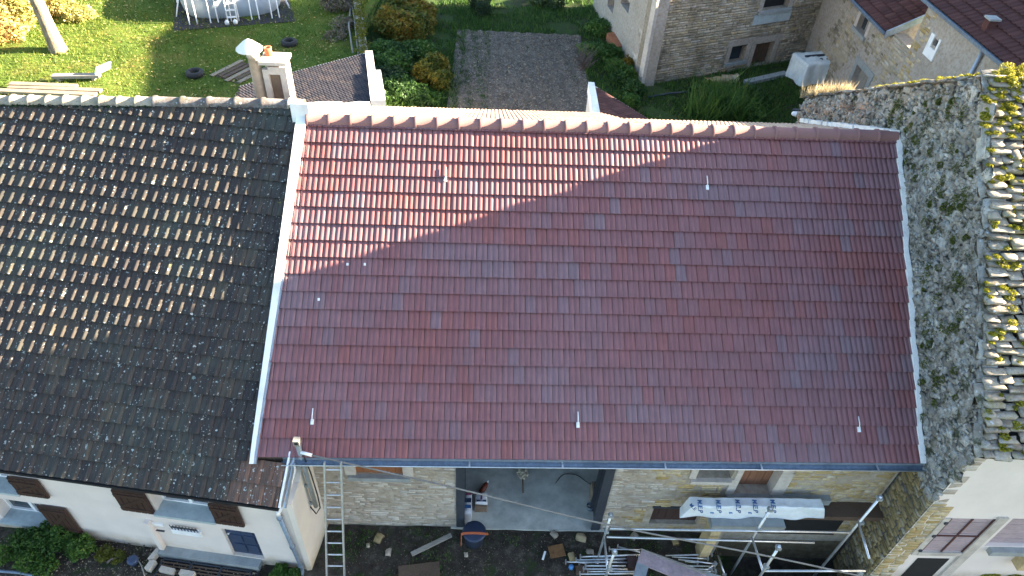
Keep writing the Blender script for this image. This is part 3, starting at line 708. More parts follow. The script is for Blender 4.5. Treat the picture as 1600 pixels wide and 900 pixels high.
# verge flashing on the left, wavy white mortar on the right
vb = MB()
for i in range(24):
    f0, f1 = i / 24, (i + 1) / 24; w0 = .06 + .13 * f0; w1 = .06 + .13 * f1
    a, b_ = EL + (RL - EL) * f0, EL + (RL - EL) * f1
    if i == 0: a = a - vN * .12
    vb.prism([a - uN * w0 + nN * .09, a + nN * .09 + uN * .01, b_ + nN * .09 + uN * .01, b_ - uN * w1 + nN * .09], -nN * (.26))
vb.build('verge_board', M['white'], nh)
MB().prism([EL + uN * .012 - vN * .12 + nN * .07, EL + uN * .05 - vN * .12 + nN * .07, EL + (RL - EL) * .55 + uN * .04 + nN * .07, EL + (RL - EL) * .55 + uN * .012 + nN * .07], -nN * .07).build('verge_flashing', M['zinc'], nh)
mv = MB(); n = 60; pts = []
for i in range(n + 1):
    f = i / n; c = ER + (RR - ER) * f + nN * .075; wv = .085 + .02 * math.sin(i * .8) + rng.uniform(-.008, .008); o = .012 * math.sin(i * .37)
    pts.append((c - uN * (.02 + o) , c + uN * (wv * .9 - o)))
for i in range(n):
    a, b_ = pts[i]; c, d_ = pts[i + 1]; mv.prism([a, b_, d_, c], -nN * .16)
mv.build('verge_mortar', M['whitemortar'], nh)
m2 = MB()
for i in range(20):
    p = RR + dB * (i * .22) + UP * .05; m2.box(p + rng.normal(0, .01, 3) + np.array([-.06, .11, .0]), (.10 + .02 * math.sin(i), 0, 0), dB * .12, nB * .05)
m2.build('back_mortar', M['whitemortar'], nh)
# raised white parapet along the back verge, left
pp = MB()
pp.prism([RL + np.array([-.28, -.05, -.3]), RL + np.array([-.28, -.05, .36]), RL + dB * 3.2 + np.array([-.28, 0, .30]), RL + dB * 3.2 + np.array([-.28, 0, -.3])], (.36, 0, 0))
pp.prism([RL + dB * 3.2 + np.array([-.28, 0.002, -.3]), RL + dB * 3.2 + np.array([-.28, 0.002, .20]), RL + dB * 7.2 + np.array([-.28, 0, .20]), RL + dB * 7.2 + np.array([-.28, 0, -.3])], (.33, 0, 0))
pp.build('back_parapet', M['white'], nh)
# gutter
def lerp(a, b, t): return np.array(a) * (1 - t) + np.array(b) * t
gA = EL + uN * .50 - vN * .02; gB = ER + uN * .18 - vN * .02; gd = unit(gB - gA); go_ = np.array([0, -1., 0]); prof = []
for k in range(9):
    a = math.pi * k / 8; prof.append((.065 + .062 * -math.cos(a) * 1, -.03 - .062 * math.sin(a)))
gm = MB(); n = len(prof)
vs = [gA + go_ * x + UP * z for x, z in prof] + [gB + go_ * x + UP * z for x, z in prof]
gm.add(vs, [(i, i + 1, n + i + 1, n + i) for i in range(n - 1)], True)
gut = gm.build('gutter', M['zinc_dark'], nh)
MB().tube([gA + go_ * .132 - UP * .025, gB + go_ * .132 - UP * .025], .011, 6).build('gutter_bead', M['galv'], gut)
MB().prism([gA - UP * .03, gA + UP * .02, gA + UP * .02 + (gB - gA), gA - UP * .03 + (gB - gA)], np.array([0, .012, 0])).build('gutter_flashing', M['zinc'], gut)
for xx in (-3.4, -.2, 1.5, 3.4, 5.2, 7.4):
    p = gA + gd * (xx - gA[0]); MB().box(p + go_ * .07 - UP * .028, gd * .015, go_ * .065, UP * .006).build('gutter_clip', M['galv'], gut)
eb = [gA + gd * .18 + go_ * .065 - UP * .08, PY(459, 735, 7.05), PY(452, 762, 6.95), PY(445, 784, 6.72), top + UP * .06 + outL * .0, top]
MB().tube(eb, .045, 10).build('downpipe_elbow', M['white'], nh)
MB().box(PY(442, 750, 6.95) + np.array([0, .1, 0]), (.02, 0, 0), (0, .12, 0), (0, 0, .30)).build('soffit_end', M['zinc'], nh)
MB().prism([EL + uN * .0 - nN * .02, EL + uN * .6 - nN * .02, EL + uN * .6 + vN * .5 - nN * .02, EL + vN * .5 - nN * .02], (0, 0, -.34)).build('eave_filler', M['brown_plank'], nh)
# safety hooks and small pins
def plN(px, py): return on(px, py, P0 + nN * .04, nN)
hk = None
for (px, py) in ((488, 659), (903, 664), (1342, 671), (1105, 293), (696, 280)):
    p = plN(px, py); o = MB().box(p, uN * .028, vN * .050, nN * .018).tube([p + nN * .02, p + vN * .10 + nN * .05, p + vN * .24 + nN * .035], .010, 6).build('roof_hook', M['white'], nh)
for (px, py) in ((543, 413), (570, 413), (498, 468)):
    p = plN(px, py); MB().box(p, uN * .02, vN * .025, nN * .012).build('roof_pin', M['white'], nh)
# front wall
YW = 7.61; WO = np.array([0, YW, 0.]); X1 = np.array([1., 0, 0]); NF = np.array([0, -1., 0])
def RY(px0, py0, px1, py1):
    p, q = PY(px0, py0, YW), PY(px1, py1, YW); return [min(p[0], q[0]), max(p[0], q[0]), min(p[2], q[2]), max(p[2], q[2])]
H1 = [-2.46, -1.52, 1.98, 3.0]; H2 = [4.30, 5.03, 2.14, 3.0]; H3 = [5.20, 5.98, 1.60, 3.2]; HG = [-.48, 2.66, -.3, 2.46]; HH = [3.70, 4.75, .30, .97]
holesN = [H1, H2, H3, HG, HH]
wall_with_holes(WO, X1, NF, (-3.6, 8.32, -.3, 3.42), holesN, .45).build('wall', M['mortar'], nh)
MB().aabb(2.7, 8.32, YW + .002, YW + .44, -1.4, -.302).build('foundation', M['mortar_brown'], nh)
def grow(h, l, r, b, t): return (h[0] - l, h[1] + r, h[2] - b, h[3] + t)
sh = [grow(H1, .22, .22, .16, 0), grow(H2, .14, .20, .12, 0), grow(H3, .24, .26, .14, 0), HG, grow(HH, .14, 0, .1, .04)]
lay(nh, 'wall_stone', BLOCK, courses(WO, X1, NF, (-3.38, 8.28, .0, 3.3), sh, (.05, .09), (.12, .42), .12, .005, lambda a, z: a < 2.8), M['cream'], 150)
lay(nh, 'wall_stone', BLOCK, courses(WO, X1, NF, (2.66, 8.28, .0, 3.3), sh, (.055, .10), (.12, .42), .12, .006, lambda a, z: a + .5 * math.sin(z * 3) > 3.55), M['ochre'], 150)
lay(nh, 'pale_stone', BLOCK, courses(WO, X1, NF, (2.66, 4.3, .0, 3.3), sh, (.055, .10), (.12, .42), .12, .006, lambda a, z: a + .5 * math.sin(z * 3) < 3.5), M['cream'], 60)
def surround(h, l, r, b, t, name, parent, d=.035, mat='pale_stone'):
    # each dressed stone a part of its own
    x0, x1, z0, z1 = h
    def st(a, b_, c, e): MB().aabb(a, b_, YW - d, YW + .28, c, e).build(name, M[mat], parent)
    if l:
        nn_ = 3 if z1 - z0 > .9 else 2
        for i in range(nn_): a, b_ = z0 + (z1 - z0) * i / nn_, z0 + (z1 - z0) * (i + 1) / nn_; st(x0 - l + (.05 if i % 2 else 0), x0 + .004, a + .004, b_ - .004)
    if r:
        for i in range(2): a, b_ = z0 + (z1 - z0) * i / 2, z0 + (z1 - z0) * (i + 1) / 2; st(x1 - .004, x1 + r - (.05 if i % 2 else 0), a + .004, b_ - .004)
    if b: MB().aabb(x0 - l * .7, x1 + r * .7, YW - d - .06, YW + .30, z0 - b, z0 - .004).build('sill', M['concrete' if name != 'jamb_stone' else mat], parent)
surround(H1, .20, .20, .12, 0, 'frame_stone', nh); surround(H2, .13, 0, .10, 0, 'jamb_stone', nh); surround(H3, .16, .26, .10, 0, 'frame_stone', nh)
def planks(h, y, n, name, mat, vertical=True, tilt=0., parent=nh, pn='board'):
    x0, x1, z0, z1 = h; f = MB().aabb(x0, x1, y + .02, y + .05, z0, z1).build(name, M[mat], parent)
    for i in range(n):
        a, b_ = x0 + (x1 - x0) * i / n, x0 + (x1 - x0) * (i + 1) / n
        MB().aabb(a + .004, b_ - .004, y + rng.uniform(-.004, .004), y + .018, z0, z1).build(pn, M[mat], f)
    return f
planks(H1, YW + .04, 6, 'window_shutter', 'orange_wood'); planks(H3, YW + .22, 5, 'upper_door', 'door_wood'); planks(HH, YW + .10, 6, 'cellar_hatch', 'dark_wood')
f = MB().aabb(H2[0], H2[1], YW + .26, YW + .29, H2[2], H2[3]).build('window', M['glass'], nh)
w2 = MB()
for (a, b_, c, e) in ((H2[0], H2[0] + .04, H2[2], H2[3]), (H2[1] - .04, H2[1], H2[2], H2[3]), (H2[0] + .04, H2[1] - .04, H2[2], H2[2] + .05)): w2.aabb(a, b_, YW + .20, YW + .257, c, e)
w2.build('window_frame', M['grey_wood'], f)
MB().aabb(3.66, 4.80, YW - .03, YW + .2, .97, 1.03).build('hatch_lintel', M['steel_dark'], nh)
MB().aabb(-3.40, -2.62, YW - .012, YW + .1, 1.7, 3.3).build('plaster_patch', M['old_white'], nh) if False else None
MB().aabb(H3[1] + .05, H3[1] + 1.25, YW - .14, YW + .05, 1.44, 1.62).build('string_course', M['concrete'], nh)
# garage
gg = MB().aabb(-.6, 2.8, 7.56, 12.5, -.25, .012); gg.build('garage_floor', M['floor_conc'], nh)
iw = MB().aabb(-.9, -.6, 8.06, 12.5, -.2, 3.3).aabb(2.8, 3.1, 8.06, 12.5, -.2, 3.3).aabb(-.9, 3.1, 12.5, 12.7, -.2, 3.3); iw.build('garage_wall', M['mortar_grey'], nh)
MB().aabb(-.48, 2.66, YW + .01, YW + .44, 2.38, 2.46).build('lintel', M['brown_plank'], nh)
ps = MB().aabb(-.48, -.30, YW - .03, YW - .012, 0.013, 2.38).aabb(-.48, -.30, YW + .42, YW + .44, .013, 2.38).aabb(-.40, -.38, YW - .012, YW + .42, .013, 2.38); ps.build('door_post', M['steel_dark'], nh)
ps = MB().aabb(2.47, 2.66, YW - .03, YW - .012, 0.013, 2.38).aabb(2.47, 2.66, YW + .42, YW + .44, .013, 2.38).aabb(2.56, 2.58, YW - .012, YW + .42, .013, 2.38); ps.build('door_post', M['steel_dark'], nh)

# ================================================================== RIGHT HOUSE (rubble gable, stone slab roof)
XG = 8.34; YF = 6.66
rh = thing('stone_house', (XG, YF, 0), 'tall old stone house at right with mossy stone slab roof and rough grey gable', 'house')
YA, ZA, YK, ZK = 11.22, 9.13, 18.0, 5.27
GP = [(YF, -1.4), (YF, 4.72), (YA, ZA), (YK, ZK), (YK, -1.4)]
def XGf(y): return XG + .046 * (y - 7.2)
MB().prism([(XGf(y), y, z) for y, z in GP], (.5, 0, 0)).build('gable_wall', M['mortar_grey'], rh)
YU = unit([-.046, -1., 0]); NG = unit([-1., .046, 0]); GO = np.array([XGf(0), 0, 0.])
def vis(y, z): return True
def gmask(a, z):
    y = -a; zr = (6.95 - .0 - abs(y - 12.75) * (.674 if y < 12.75 else .477)) if y > 7.1 else 3.2
    return z > zr - .25
SK = (ZA - ZK) / (YK - YA); SFR = (ZA - 4.72) / (YA - YF)
def verge_z(y): return 4.72 + (y - YF) * SFR if y < YA else ZA - (y - YA) * SK
gpoly = [(-y, z) for y, z in GP]
def gt(a, z):
    y = -a; d = verge_z(y) - z
    if d < .55 and y > 11: return -(-.52) * (1 - d / .55)
    return 0.
up_ = [(-6.66, 3.05), (-6.66, 4.7), (-YA, ZA - .05), (-YK, ZK - .05), (-YK, 3.6), (-12.7, 6.2), (-7.3, 2.6)]
st_ = rubble(GO, YU, NG, up_, .105, 1.6, .08, .012, .97, gt, gmask)
red = [s for s in st_ if (s[1][1, 3] > 14.3 and s[1][2, 3] < verge_z(s[1][1, 3]) - .25)]; idr = {id(s) for s in red}; grey = [s for s in st_ if id(s) not in idr]
lay(rh, 'gable_stone', ROCK, grey, M['greystone'], 300)
lay(rh, 'rubble_stone', ROCK, red, M['redrubble'], 60)
# small chips that fill the joints
sm_ = rubble(GO, YU, NG, up_, .055, 1.5, .05, .02, .75, None, gmask, (.65, .3))
lay(rh, 'stone_chip', ROCK, sm_[::2], M['greystone'], 0, False, 'stone_chips')
# coursed lower gable, ochre
lay(rh, 'lower_stone', BLOCK, courses(GO, YU, NG, (-7.60, -YF, -1.2, 3.1), [], (.05, .11), (.10, .32), .14, .02, None, .02), M['brownstone'], 150)
# verge flagstones on the gable head
vg = []
for (y0, z0, y1, z1, nn_) in ((YA, ZA + .02, YK, ZK + .04, 36), (YF - .1, 4.66, YA, ZA, 27)):
    for i in range(nn_):
        f = (i + rng.uniform(.2, .8)) / nn_; y, z = y0 + (y1 - y0) * f, z0 + (z1 - z0) * f; dl = unit([0, y1 - y0, z1 - z0]); L = rng.uniform(.22, .40)
        nnm = unit(np.cross(dl, [1, 0, 0])); nnm = nnm if nnm[2] > 0 else -nnm
        vg.append((int(rng.integers(len(SLAB))), mat4(np.array([XGf(y) + .12 + rng.uniform(-.05, .05), y, z]) + nnm * rng.uniform(-.03, .02), np.array([rng.uniform(.28, .42), 0, 0]), dl * L, np.cross([1, 0, 0], dl) * rng.uniform(.04, .08)), rng.uniform(.2, 1)))
lay(rh, 'verge_slab', SLAB, vg, M['greystone'], 80)
# apex slab
for (y, z, sx, sy, an) in ((10.35, 8.25, .25, .42, .9), (10.75, 8.72, .3, .35, -.3), (9.9, 8.0, .2, .2, .4)):
    V, F = SLAB[3]; o = link('apex_slab', npmesh('apex_slab', V, F, M['greystone']), rh, .95)
    o.matrix_local = Matrix.Translation(Vector((XGf(y) - XG - .04, y - YF, z))) @ Matrix.Rotation(an, 4, 'X') @ Matrix.Diagonal((.06, sy, sx, 1))
# slab roof: front slope
SF = math.atan2(ZA - 4.72, YA - YF); vF = np.array([0, math.cos(SF), math.sin(SF)]); nF = np.array([0, -math.sin(SF), math.cos(SF)]); EF = np.array([XG + .02, YF - .12, 4.72 - .12]); LF = 6.45
MB().prism([EF + X1 * .03, EF + X1 * 6, EF + X1 * 6 + vF * LF, EF + vF * LF + X1 * .26], -nF * .2).build('roof_deck', M['dark'], rh)
sl_ = []; vv = 0.
while vv < LF:
    x = -.02 + rng.uniform(-.08, .0) + .046 * vv * .72; ex = rng.uniform(.125, .16)
    while x < 6:
        W = rng.uniform(.14, .42); th = rng.uniform(.05, .10); lift = .02 + rng.uniform(-.02, .03); tl = rng.uniform(.40, .70)
        d_ = unit(vF - nF * -tl * 1.0) if False else unit(vF * math.cos(tl) - nF * math.sin(tl)); up = np.cross(X1, d_); yaw = rng.normal(0, .10)
        uu = unit(X1 + d_ * yaw + up * rng.normal(0, .05)); L = rng.uniform(.12, .19)
        if x < 2.6 or True: sl_.append((int(rng.integers(len(SLAB))), mat4(EF + X1 * (x + W / 2) + vF * (vv + .10 + rng.uniform(-.04, .04)) + nF * (lift + .05), uu * W * rng.uniform(.8, .98), d_ * L, up * th), float(rng.uniform(0, 1))))
        x += W
    vv += ex
sl_ = [s for s in sl_ if s[1][0, 3] < XG + 3.6]
lay(rh, 'roof_slab', SLAB, sl_, M['lauze'], 300)
EBk = np.array([XGf(YA) + .02, YA, ZA]); MB().prism([EBk, EBk + X1 * 6, np.array([XG + 6, YK, ZK - .05]), np.array([XGf(YK) + .02, YK, ZK - .05])], (0, 0, -.2)).build('back_roof', M['lauze'], rh)
# moss
P = []; 
def mossclump(c, r, n, flat=.6):
    d = rng.normal(size=(n, 3)); d /= np.linalg.norm(d, axis=1)[:, None]; q = np.array(c) + d * (np.array([r, r, r * flat]) * rng.uniform(.3, 1, (n, 1)) ** .4); return q
for i in range(190):
    x = abs(rng.normal(0, .8)) ; v_ = rng.choice([rng.uniform(0, LF), rng.uniform(LF * .86, LF)], p=[.72, .28]); P.append(mossclump(EF + X1 * x + vF * v_ + nF * .11, rng.uniform(.03, .10), 300, .35))
for i in range(85):
    y = YA + rng.uniform(-.6, 3.6); P.append(mossclump((XGf(y) + rng.uniform(.05, .35), y, verge_z(y) + .07), rng.uniform(.03, .10), 220))
for i in range(26):
    P.append(mossclump((XGf(YA) + rng.uniform(.1, 1.3), YA + rng.normal(0, .22), ZA + rng.uniform(-.1, .1)), rng.uniform(.06, .16), 500))
P = np.vstack(P); npobj('roof_moss', leafquads(P, .026, rng.uniform(.1, 1, len(P)), 0), M['moss'], rh, 'stuff')
P = []
for i in range(110):
    y = rng.uniform(7.6, 13.5); z = verge_z(y) - rng.uniform(.4, 2.3); 
    if gmask(-y, z - .1): P.append(mossclump((XGf(y) - .05, y, z), rng.uniform(.03, .11), 220, 1.3))
P = np.vstack(P); P[:, 0] = np.clip(P[:, 0], XGf(P[:, 1]) - .10, XGf(P[:, 1]) + .03); npobj('wall_moss', leafquads(P, .025, rng.uniform(0, .35, len(P)), 0), M['leaf_autumn'], rh, 'stuff')
# dry grass tuft on the low back end of the gable
n = 1100; P = np.stack([XG + .4 + rng.uniform(.0, .35, n), rng.uniform(16.2, 18.2, n), np.zeros(n)], 1); P[:, 2] = [verge_z(y) + .0 for y in P[:, 1]]
npobj('dry_grass', blades(P, .26, .022, rng.uniform(0, 1, n), .7), M['straw'], rh, 'stuff')
# front wall
WF = np.array([XG, YF, 0.])
def RF(q): 
    p = [on(a, b_, [0, YF, 0], NF) for a, b_ in q]; return [(p[0][0] + p[3][0]) / 2, (p[1][0] + p[2][0]) / 2, (p[2][2] + p[3][2]) / 2, (p[0][2] + p[1][2]) / 2]
FA = RF(((1485, 813), (1562, 808), (1502, 860), (1432, 862))); FB = [10.13, 11.3, 1.42, 2.5]
FA2 = [FA[0] - .0, FA[1], -.4, FA[2] - .13]; FB2 = FB
hr = [[v - (XG if i < 2 else 0) for i, v in enumerate(h)] for h in (FA, FB)]
wall_with_holes(WF + np.array([.5, 0, 0]), X1, NF, (.0, 5.5, -.4, 4.62), [[h[0] - .5, h[1] - .5, h[2], h[3]] for h in hr], .45).build('front_wall', M['white_render'], rh)
MB().aabb(XG + .002, XG + .5, YF - .005, YF + .45, -.4, 4.60).build('corner_wall', M['white_render'], rh)
oc = []
oc = courses(np.array([XG, YF, 0.]), X1, NF, (.0, FA[0] - XG - .12, -.3, 4.55), [], (.07, .12), (.14, .30), .12, .022, lambda a, z: z < 2.75 + .3 * math.sin(a * 9))
lay(rh, 'quoin_stone', BLOCK, courses(np.array([XG, YF, 0.]), X1, NF, (.0, .26, 2.7, 4.5), [], (.12, .22), (.2, .3), .12, .012), M['cream'], 40)
lay(rh, 'front_stone', BLOCK, oc, M['ochre'], 150)
def fp(x0, x1, z0, z1, d, nm, mt, par=rh): return MB().aabb(x0, x1, YF - d, YF + .1, z0, z1).build(nm, M[mt], par)
fp(FA[0] - .13, FA[0], FA[2] - .13, FA[3] + .02, .03, 'frame_stone', 'pale_stone'); fp(FA[1], FA[1] + .20, -.2, FA[3] + .1, .045, 'frame_stone', 'pale_stone'); fp(FA[0] - .02, FA[1], FA[2] - .13, FA[2] - .004, .04, 'sill', 'pale_stone')
fA = MB().aabb(FA[0], FA[1], YF + .02, YF + .05, FA[2], FA[3]).build('large_shutter', M['purple_wood'], rh)
for i in range(9):
    a, b_ = FA[2] + (FA[3] - FA[2]) * i / 9, FA[2] + (FA[3] - FA[2]) * (i + 1) / 9; MB().aabb(FA[0] + .01, FA[1] - .01, YF + rng.uniform(-.003, .003), YF + .018, a + .004, b_ - .004).build('board', M['purple_wood'], fA)
fb = MB()
for f in (.0, .48, .96): x = FA[0] + (FA[1] - FA[0]) * f; fb.aabb(x, x + .035, YF - .018, YF - .004, FA[2], FA[3])
fb.aabb(FA[0], FA[1], YF - .022, YF - .006, (FA[2] + FA[3]) / 2 - .015, (FA[2] + FA[3]) / 2 + .02); fb.build('shutter_frame', M['maroon_tile'], fA)
for z in (FA[2] + .05, (FA[2] + FA[3]) / 2, FA[3] - .15): MB().aabb(FA[0] - .07, FA[0] - .01, YF - .06, YF - .03, z, z + .06).build('hinge', M['steel_dark'], fA)
fB = MB().aabb(FB[0], FB[1], YF + .10, YF + .14, FB[2], FB[3]).build('small_shutter', M['purple_wood'], rh)
for i in range(6):
    a, b_ = FB[2] + (FB[3] - FB[2]) * i / 6, FB[2] + (FB[3] - FB[2]) * (i + 1) / 6; MB().aabb(FB[0] + .01, FB[1] - .01, YF + .08, YF + .098, a + .004, b_ - .004).build('board', M['purple_wood'], fB)
fp(10.25, 11.4, 1.25, 1.40, .12, 'window_sill', 'concrete'); fp(11.0, 11.45, .85, 1.24, .22, 'stone_block', 'ochre')
MB().aabb(FA[0] + .1, FA[1] - .12, YF - .012, YF - .004, -.2, FA[2] - .30).build('dark_opening_panel', M['dark'], rh)  # flat black panel paints the dark of an opening below the shutter

# ================================================================== BACKGROUND BUILDINGS
# ---- stone barn at top centre
BA = PZ(1001, 135); BB = PZ(1290, 85); BC = PZ(926, 10)
eB = unit(BB - BA); nBn = unit([eB[1], -eB[0], 0]); LB = np.linalg.norm(BB - BA); eW = unit(BC - BA); nW = unit([-eW[1], eW[0], 0]); LW = np.linalg.norm(BC - BA)
barn = thing('stone_barn', BA, 'big old limestone barn with plank door and damp blackened wall foot behind the garden', 'barn')
def RB_(q, o, e, n):
    p = [on(a, b_, o, n) for a, b_ in q]; a = [(x - o).dot(e) for x in p]; z = [x[2] for x in p]; return [(a[0] + a[3]) / 2, (a[1] + a[2]) / 2, (z[2] + z[3]) / 2, (z[0] + z[1]) / 2]
bW = RB_(((1144, 71), (1166, 71), (1162, 95), (1138, 97)), BA, eB, nBn); bD = RB_(((1180, 67), (1209, 66), (1197, 115), (1169, 117)), BA, eB, nBn); bU = RB_(((1194, 0), (1236, 0), (1228, 14), (1192, 14)), BA, eB, nBn); bU[3] += .6; bD[2] = .05
HB = 6.3
wall_with_holes(BA, eB, nBn, (0, LB + .3, -.3, HB), [bW, bD, bU], .6).build('front_wall', M['barn_mortar'], barn)
def bg(h, l, r, b_, t): return (h[0] - l, h[1] + r, h[2] - b_, h[3] + t)
bh = [bg(bW, .25, .2, .15, .3), bg(bD, .3, .35, 0, .4), bg(bU, .2, .3, .6, .1)]
lay(barn, 'wall_stone', BLOCK, courses(BA, eB, nBn, (.35, LB + .3, 0, 5.2), bh, (.09, .15), (.18, .55), .14, .02, None, .018), M['barnstone'], 300)
wl = [RB_(((949, -6), (961, -6), (958, 18), (950, 16)), BA, eW, nW), RB_(((968, -6), (985, -6), (983, 20), (972, 12)), BA, eW, nW)]
wl = [[min(h[0], h[1]), max(h[0], h[1]), h[2], h[3]] for h in wl]
wall_with_holes(BA, eW, nW, (0, LW, -.3, HB), wl, .6).build('end_wall', M['facade'], barn)
for h in wl:
    c = BA + eW * (h[0] + h[1]) / 2 + UP * (h[2] + h[3]) / 2 - nW * .45; MB().box(c, eW * (h[1] - h[0]) / 2, nW * .03, UP * (h[3] - h[2]) / 2).build('window', M['dark'], barn)
lay(barn, 'end_stone', BLOCK, courses(BA, eW, nW, (.0, 2.9, 0, 5.0), [], (.10, .2), (.2, .6), .14, .0, lambda a, z: a < 1.0 + .9 * math.sin(z * 1.1 + 1) + .5 * math.sin(z * 4), .02), M['cream'], 60)
def BPt(a, z, d=0.): return BA + eB * a + UP * z + nBn * d
for i in range(14):
    z = i * .42; w_ = .42 if i % 2 else .30
    MB().box(BPt(w_ / 2 - .02, z + .21, -.12), eB * w_ / 2, nBn * .16, UP * .205).build('quoin_stone', M['pale_stone'], barn)
def bbox(a0, a1, z0, z1, d0, d1, nm, mt, par): return MB().box(BPt((a0 + a1) / 2, (z0 + z1) / 2, (d0 + d1) / 2), eB * (a1 - a0) / 2, nBn * abs(d1 - d0) / 2, UP * (z1 - z0) / 2).build(nm, M[mt], par)
for h, nm in ((bW, 'window'), (bD, 'door'), (bU, 'upper_window')):
    mt = {'window': 'glass', 'door': 'brown_plank', 'upper_window': 'dark'}[nm]; f = bbox(h[0], h[1], h[2], h[3], -.35, -.30, nm, mt, barn)
    bbox(h[0] - .24, h[0] - .004, h[2], h[3], -.2, .03, 'frame_stone', 'facade', barn); bbox(h[1] + .004, h[1] + .24, h[2], h[3], -.2, .03, 'frame_stone', 'facade', barn)
    bbox(h[0] - .30, h[1] + .34, h[3] + .004, h[3] + .30, -.2, .035, 'lintel_stone', 'facade', barn)
    if nm != 'door': bbox(h[0] - .2, h[1] + .2, h[2] - .16, h[2] - .004, -.2, .10, 'sill', 'concrete', barn)
    if nm == 'door':
        for i in range(6): a = h[0] + (h[1] - h[0]) * i / 6; bbox(a + .01, a + (h[1] - h[0]) / 6 - .01, h[2], h[3], -.298, -.27, 'board', 'brown_plank', f)
bbox(bU[0] - .35, bU[1] + .3, bU[2] - .62, bU[2] - .17, -.1, .04, 'apron_stone', 'sill', barn)
TB = [BA + UP * HB, BB + UP * HB + eB * .3, BB + UP * HB + eB * .3 + eW * LW, BC + UP * HB]
cB = sum(TB) / 4; hp = [TB[0] * .5 + TB[3] * .5 + eB * 3.5 + UP * 1.3, TB[1] * .5 + TB[2] * .5 - eB * 3.5 + UP * 1.3]
MB().add(TB + hp, [(0, 1, 5, 4), (1, 2, 5), (2, 3, 4, 5), (3, 0, 4), (3, 2, 1, 0)]).build('roof', M['maroon_tile'], barn)
pT, pB_ = on(1321, -20, BA, nBn) , on(1289, 82, BA, nBn)
MB().tube([BPt(LB - .1, 5.5, .10), BPt(LB - .1, .9, .10), BPt(LB - .15, .15, .16)], .06, 8).build('downpipe', M['zinc_dark'], barn)
# ---- houses at the top right: one long rendered facade facing the lane
XC = 15.3; CO = np.array([XC, 0, 0.]); NC = np.array([-1., 0, 0]); UY = np.array([0, 1., 0])
yb = PX(1403, 120, XC)[1]
hc = thing('tiled_cottage', (XC, yb + 4, 0), 'low cottage with maroon tiled roof ending in a blue zinc flashing, top right', 'house')
hd = thing('rendered_house', (XC, 20, 0), 'grey rendered house with dark maroon tiled roof at the top right corner', 'house')
def RX(q):
    p = [PX(a, b_, XC) for a, b_ in q]; ys = [v[1] for v in p]; return [min((ys[0] + ys[3]) / 2, (ys[1] + ys[2]) / 2), max((ys[0] + ys[3]) / 2, (ys[1] + ys[2]) / 2), (p[2][2] + p[3][2]) / 2, (p[0][2] + p[1][2]) / 2]
cW = RX(((1349, 18), (1362, 30), (1350, 54), (1336, 42))); cD = RX(((1337, 108), (1352, 122), (1352, 150), (1325, 140))); cD[2] = -.2; cD[3] = PX(1345, 106, XC)[2]
dW = RX(((1463, 60), (1470, 66), (1465, 74), (1458, 69)))
zC = 4.1; zD = 5.95
wall_with_holes(CO, UY, NC, (yb, 36., -.3, zC), [cW, cD], .5).build('wall', M['facade'], hc)
wall_with_holes(CO + NC * .04, UY, NC, (8., yb, -.3, zD), [dW], .5).build('wall', M['facade'], hd)

lay(hc, 'wall_stone', BLOCK, courses(CO, UY, NC, (yb + .1, 32., .0, zC), [bg(cW, .3, .3, .2, .3), bg(cD, .3, .3, .2, .3)], (.10, .16), (.18, .45), .12, .012, lambda a, z: math.sin(a * 1.3) + math.sin(z * 1.7 + a) + rng.normal(0, .3) > -.1, .018), M['barnstone'], 150)
lay(hd, 'wall_stone', BLOCK, courses(CO + NC * .04, UY, NC, (yb - 2.2, yb - .02, .0, zD), [], (.10, .16), (.18, .40), .12, .008, lambda a, z: a > yb - .5 - .5 * rng.random(), .018), M['ochre'], 60)
def cbox(y0, y1, z0, z1, x0, x1, nm, mt, par): return MB().aabb(XC + x0, XC + x1, y0, y1, z0, z1).build(nm, M[mt], par)
f = cbox(cW[0], cW[1], cW[2], cW[3], .22, .25, 'window', 'glass', hc); cbox((cW[0] + cW[1]) / 2 - .04, (cW[0] + cW[1]) / 2 + .04, cW[2], cW[3], .18, .218, 'window_frame', 'grey_wood', f)
cbox(cW[0] - .2, cW[1] + .2, cW[2] - .16, cW[2] - .004, -.10, .1, 'sill', 'concrete', hc); cbox(cW[0] - .22, cW[0] - .004, cW[2], cW[3], -.02, .1, 'frame_stone', 'pale_stone', hc); cbox(cW[1] + .004, cW[1] + .22, cW[2], cW[3], -.02, .1, 'frame_stone', 'pale_stone', hc)
f = cbox(cD[0], cD[1], cD[2], cD[3], .25, .29, 'door', 'grey_wood', hc)
for i in range(5): a = cD[0] + (cD[1] - cD[0]) * i / 5; MB().aabb(XC + .22, XC + .248, a + .01, a + (cD[1] - cD[0]) / 5 - .01, cD[2], cD[3]).build('board', M['grey_wood'], f)
cbox(cD[0] - .25, cD[0] - .004, 0, cD[3], -.03, .1, 'frame_stone', 'concrete', hc); cbox(cD[1] + .004, cD[1] + .25, 0, cD[3], -.03, .1, 'frame_stone', 'concrete', hc); cbox(cD[0] - .3, cD[1] + .3, cD[3] + .004, cD[3] + .28, -.035, .1, 'lintel_stone', 'concrete', hc)
f = cbox(dW[0], dW[1], dW[2], dW[3], .10, .14, 'small_window', 'dark', hd)
cbox(dW[0] - .12, dW[0] - .004, dW[2] - .1, dW[3] + .1, -.08, -.02, 'window_frame', 'white', f); cbox(dW[1] + .004, dW[1] + .25, dW[2] - .1, dW[3] + .1, -.08, -.02, 'window_frame', 'white', f); cbox(dW[0] - .12, dW[1] + .25, dW[2] - .45, dW[2] - .104, -.08, -.02, 'window_sill', 'white', f)
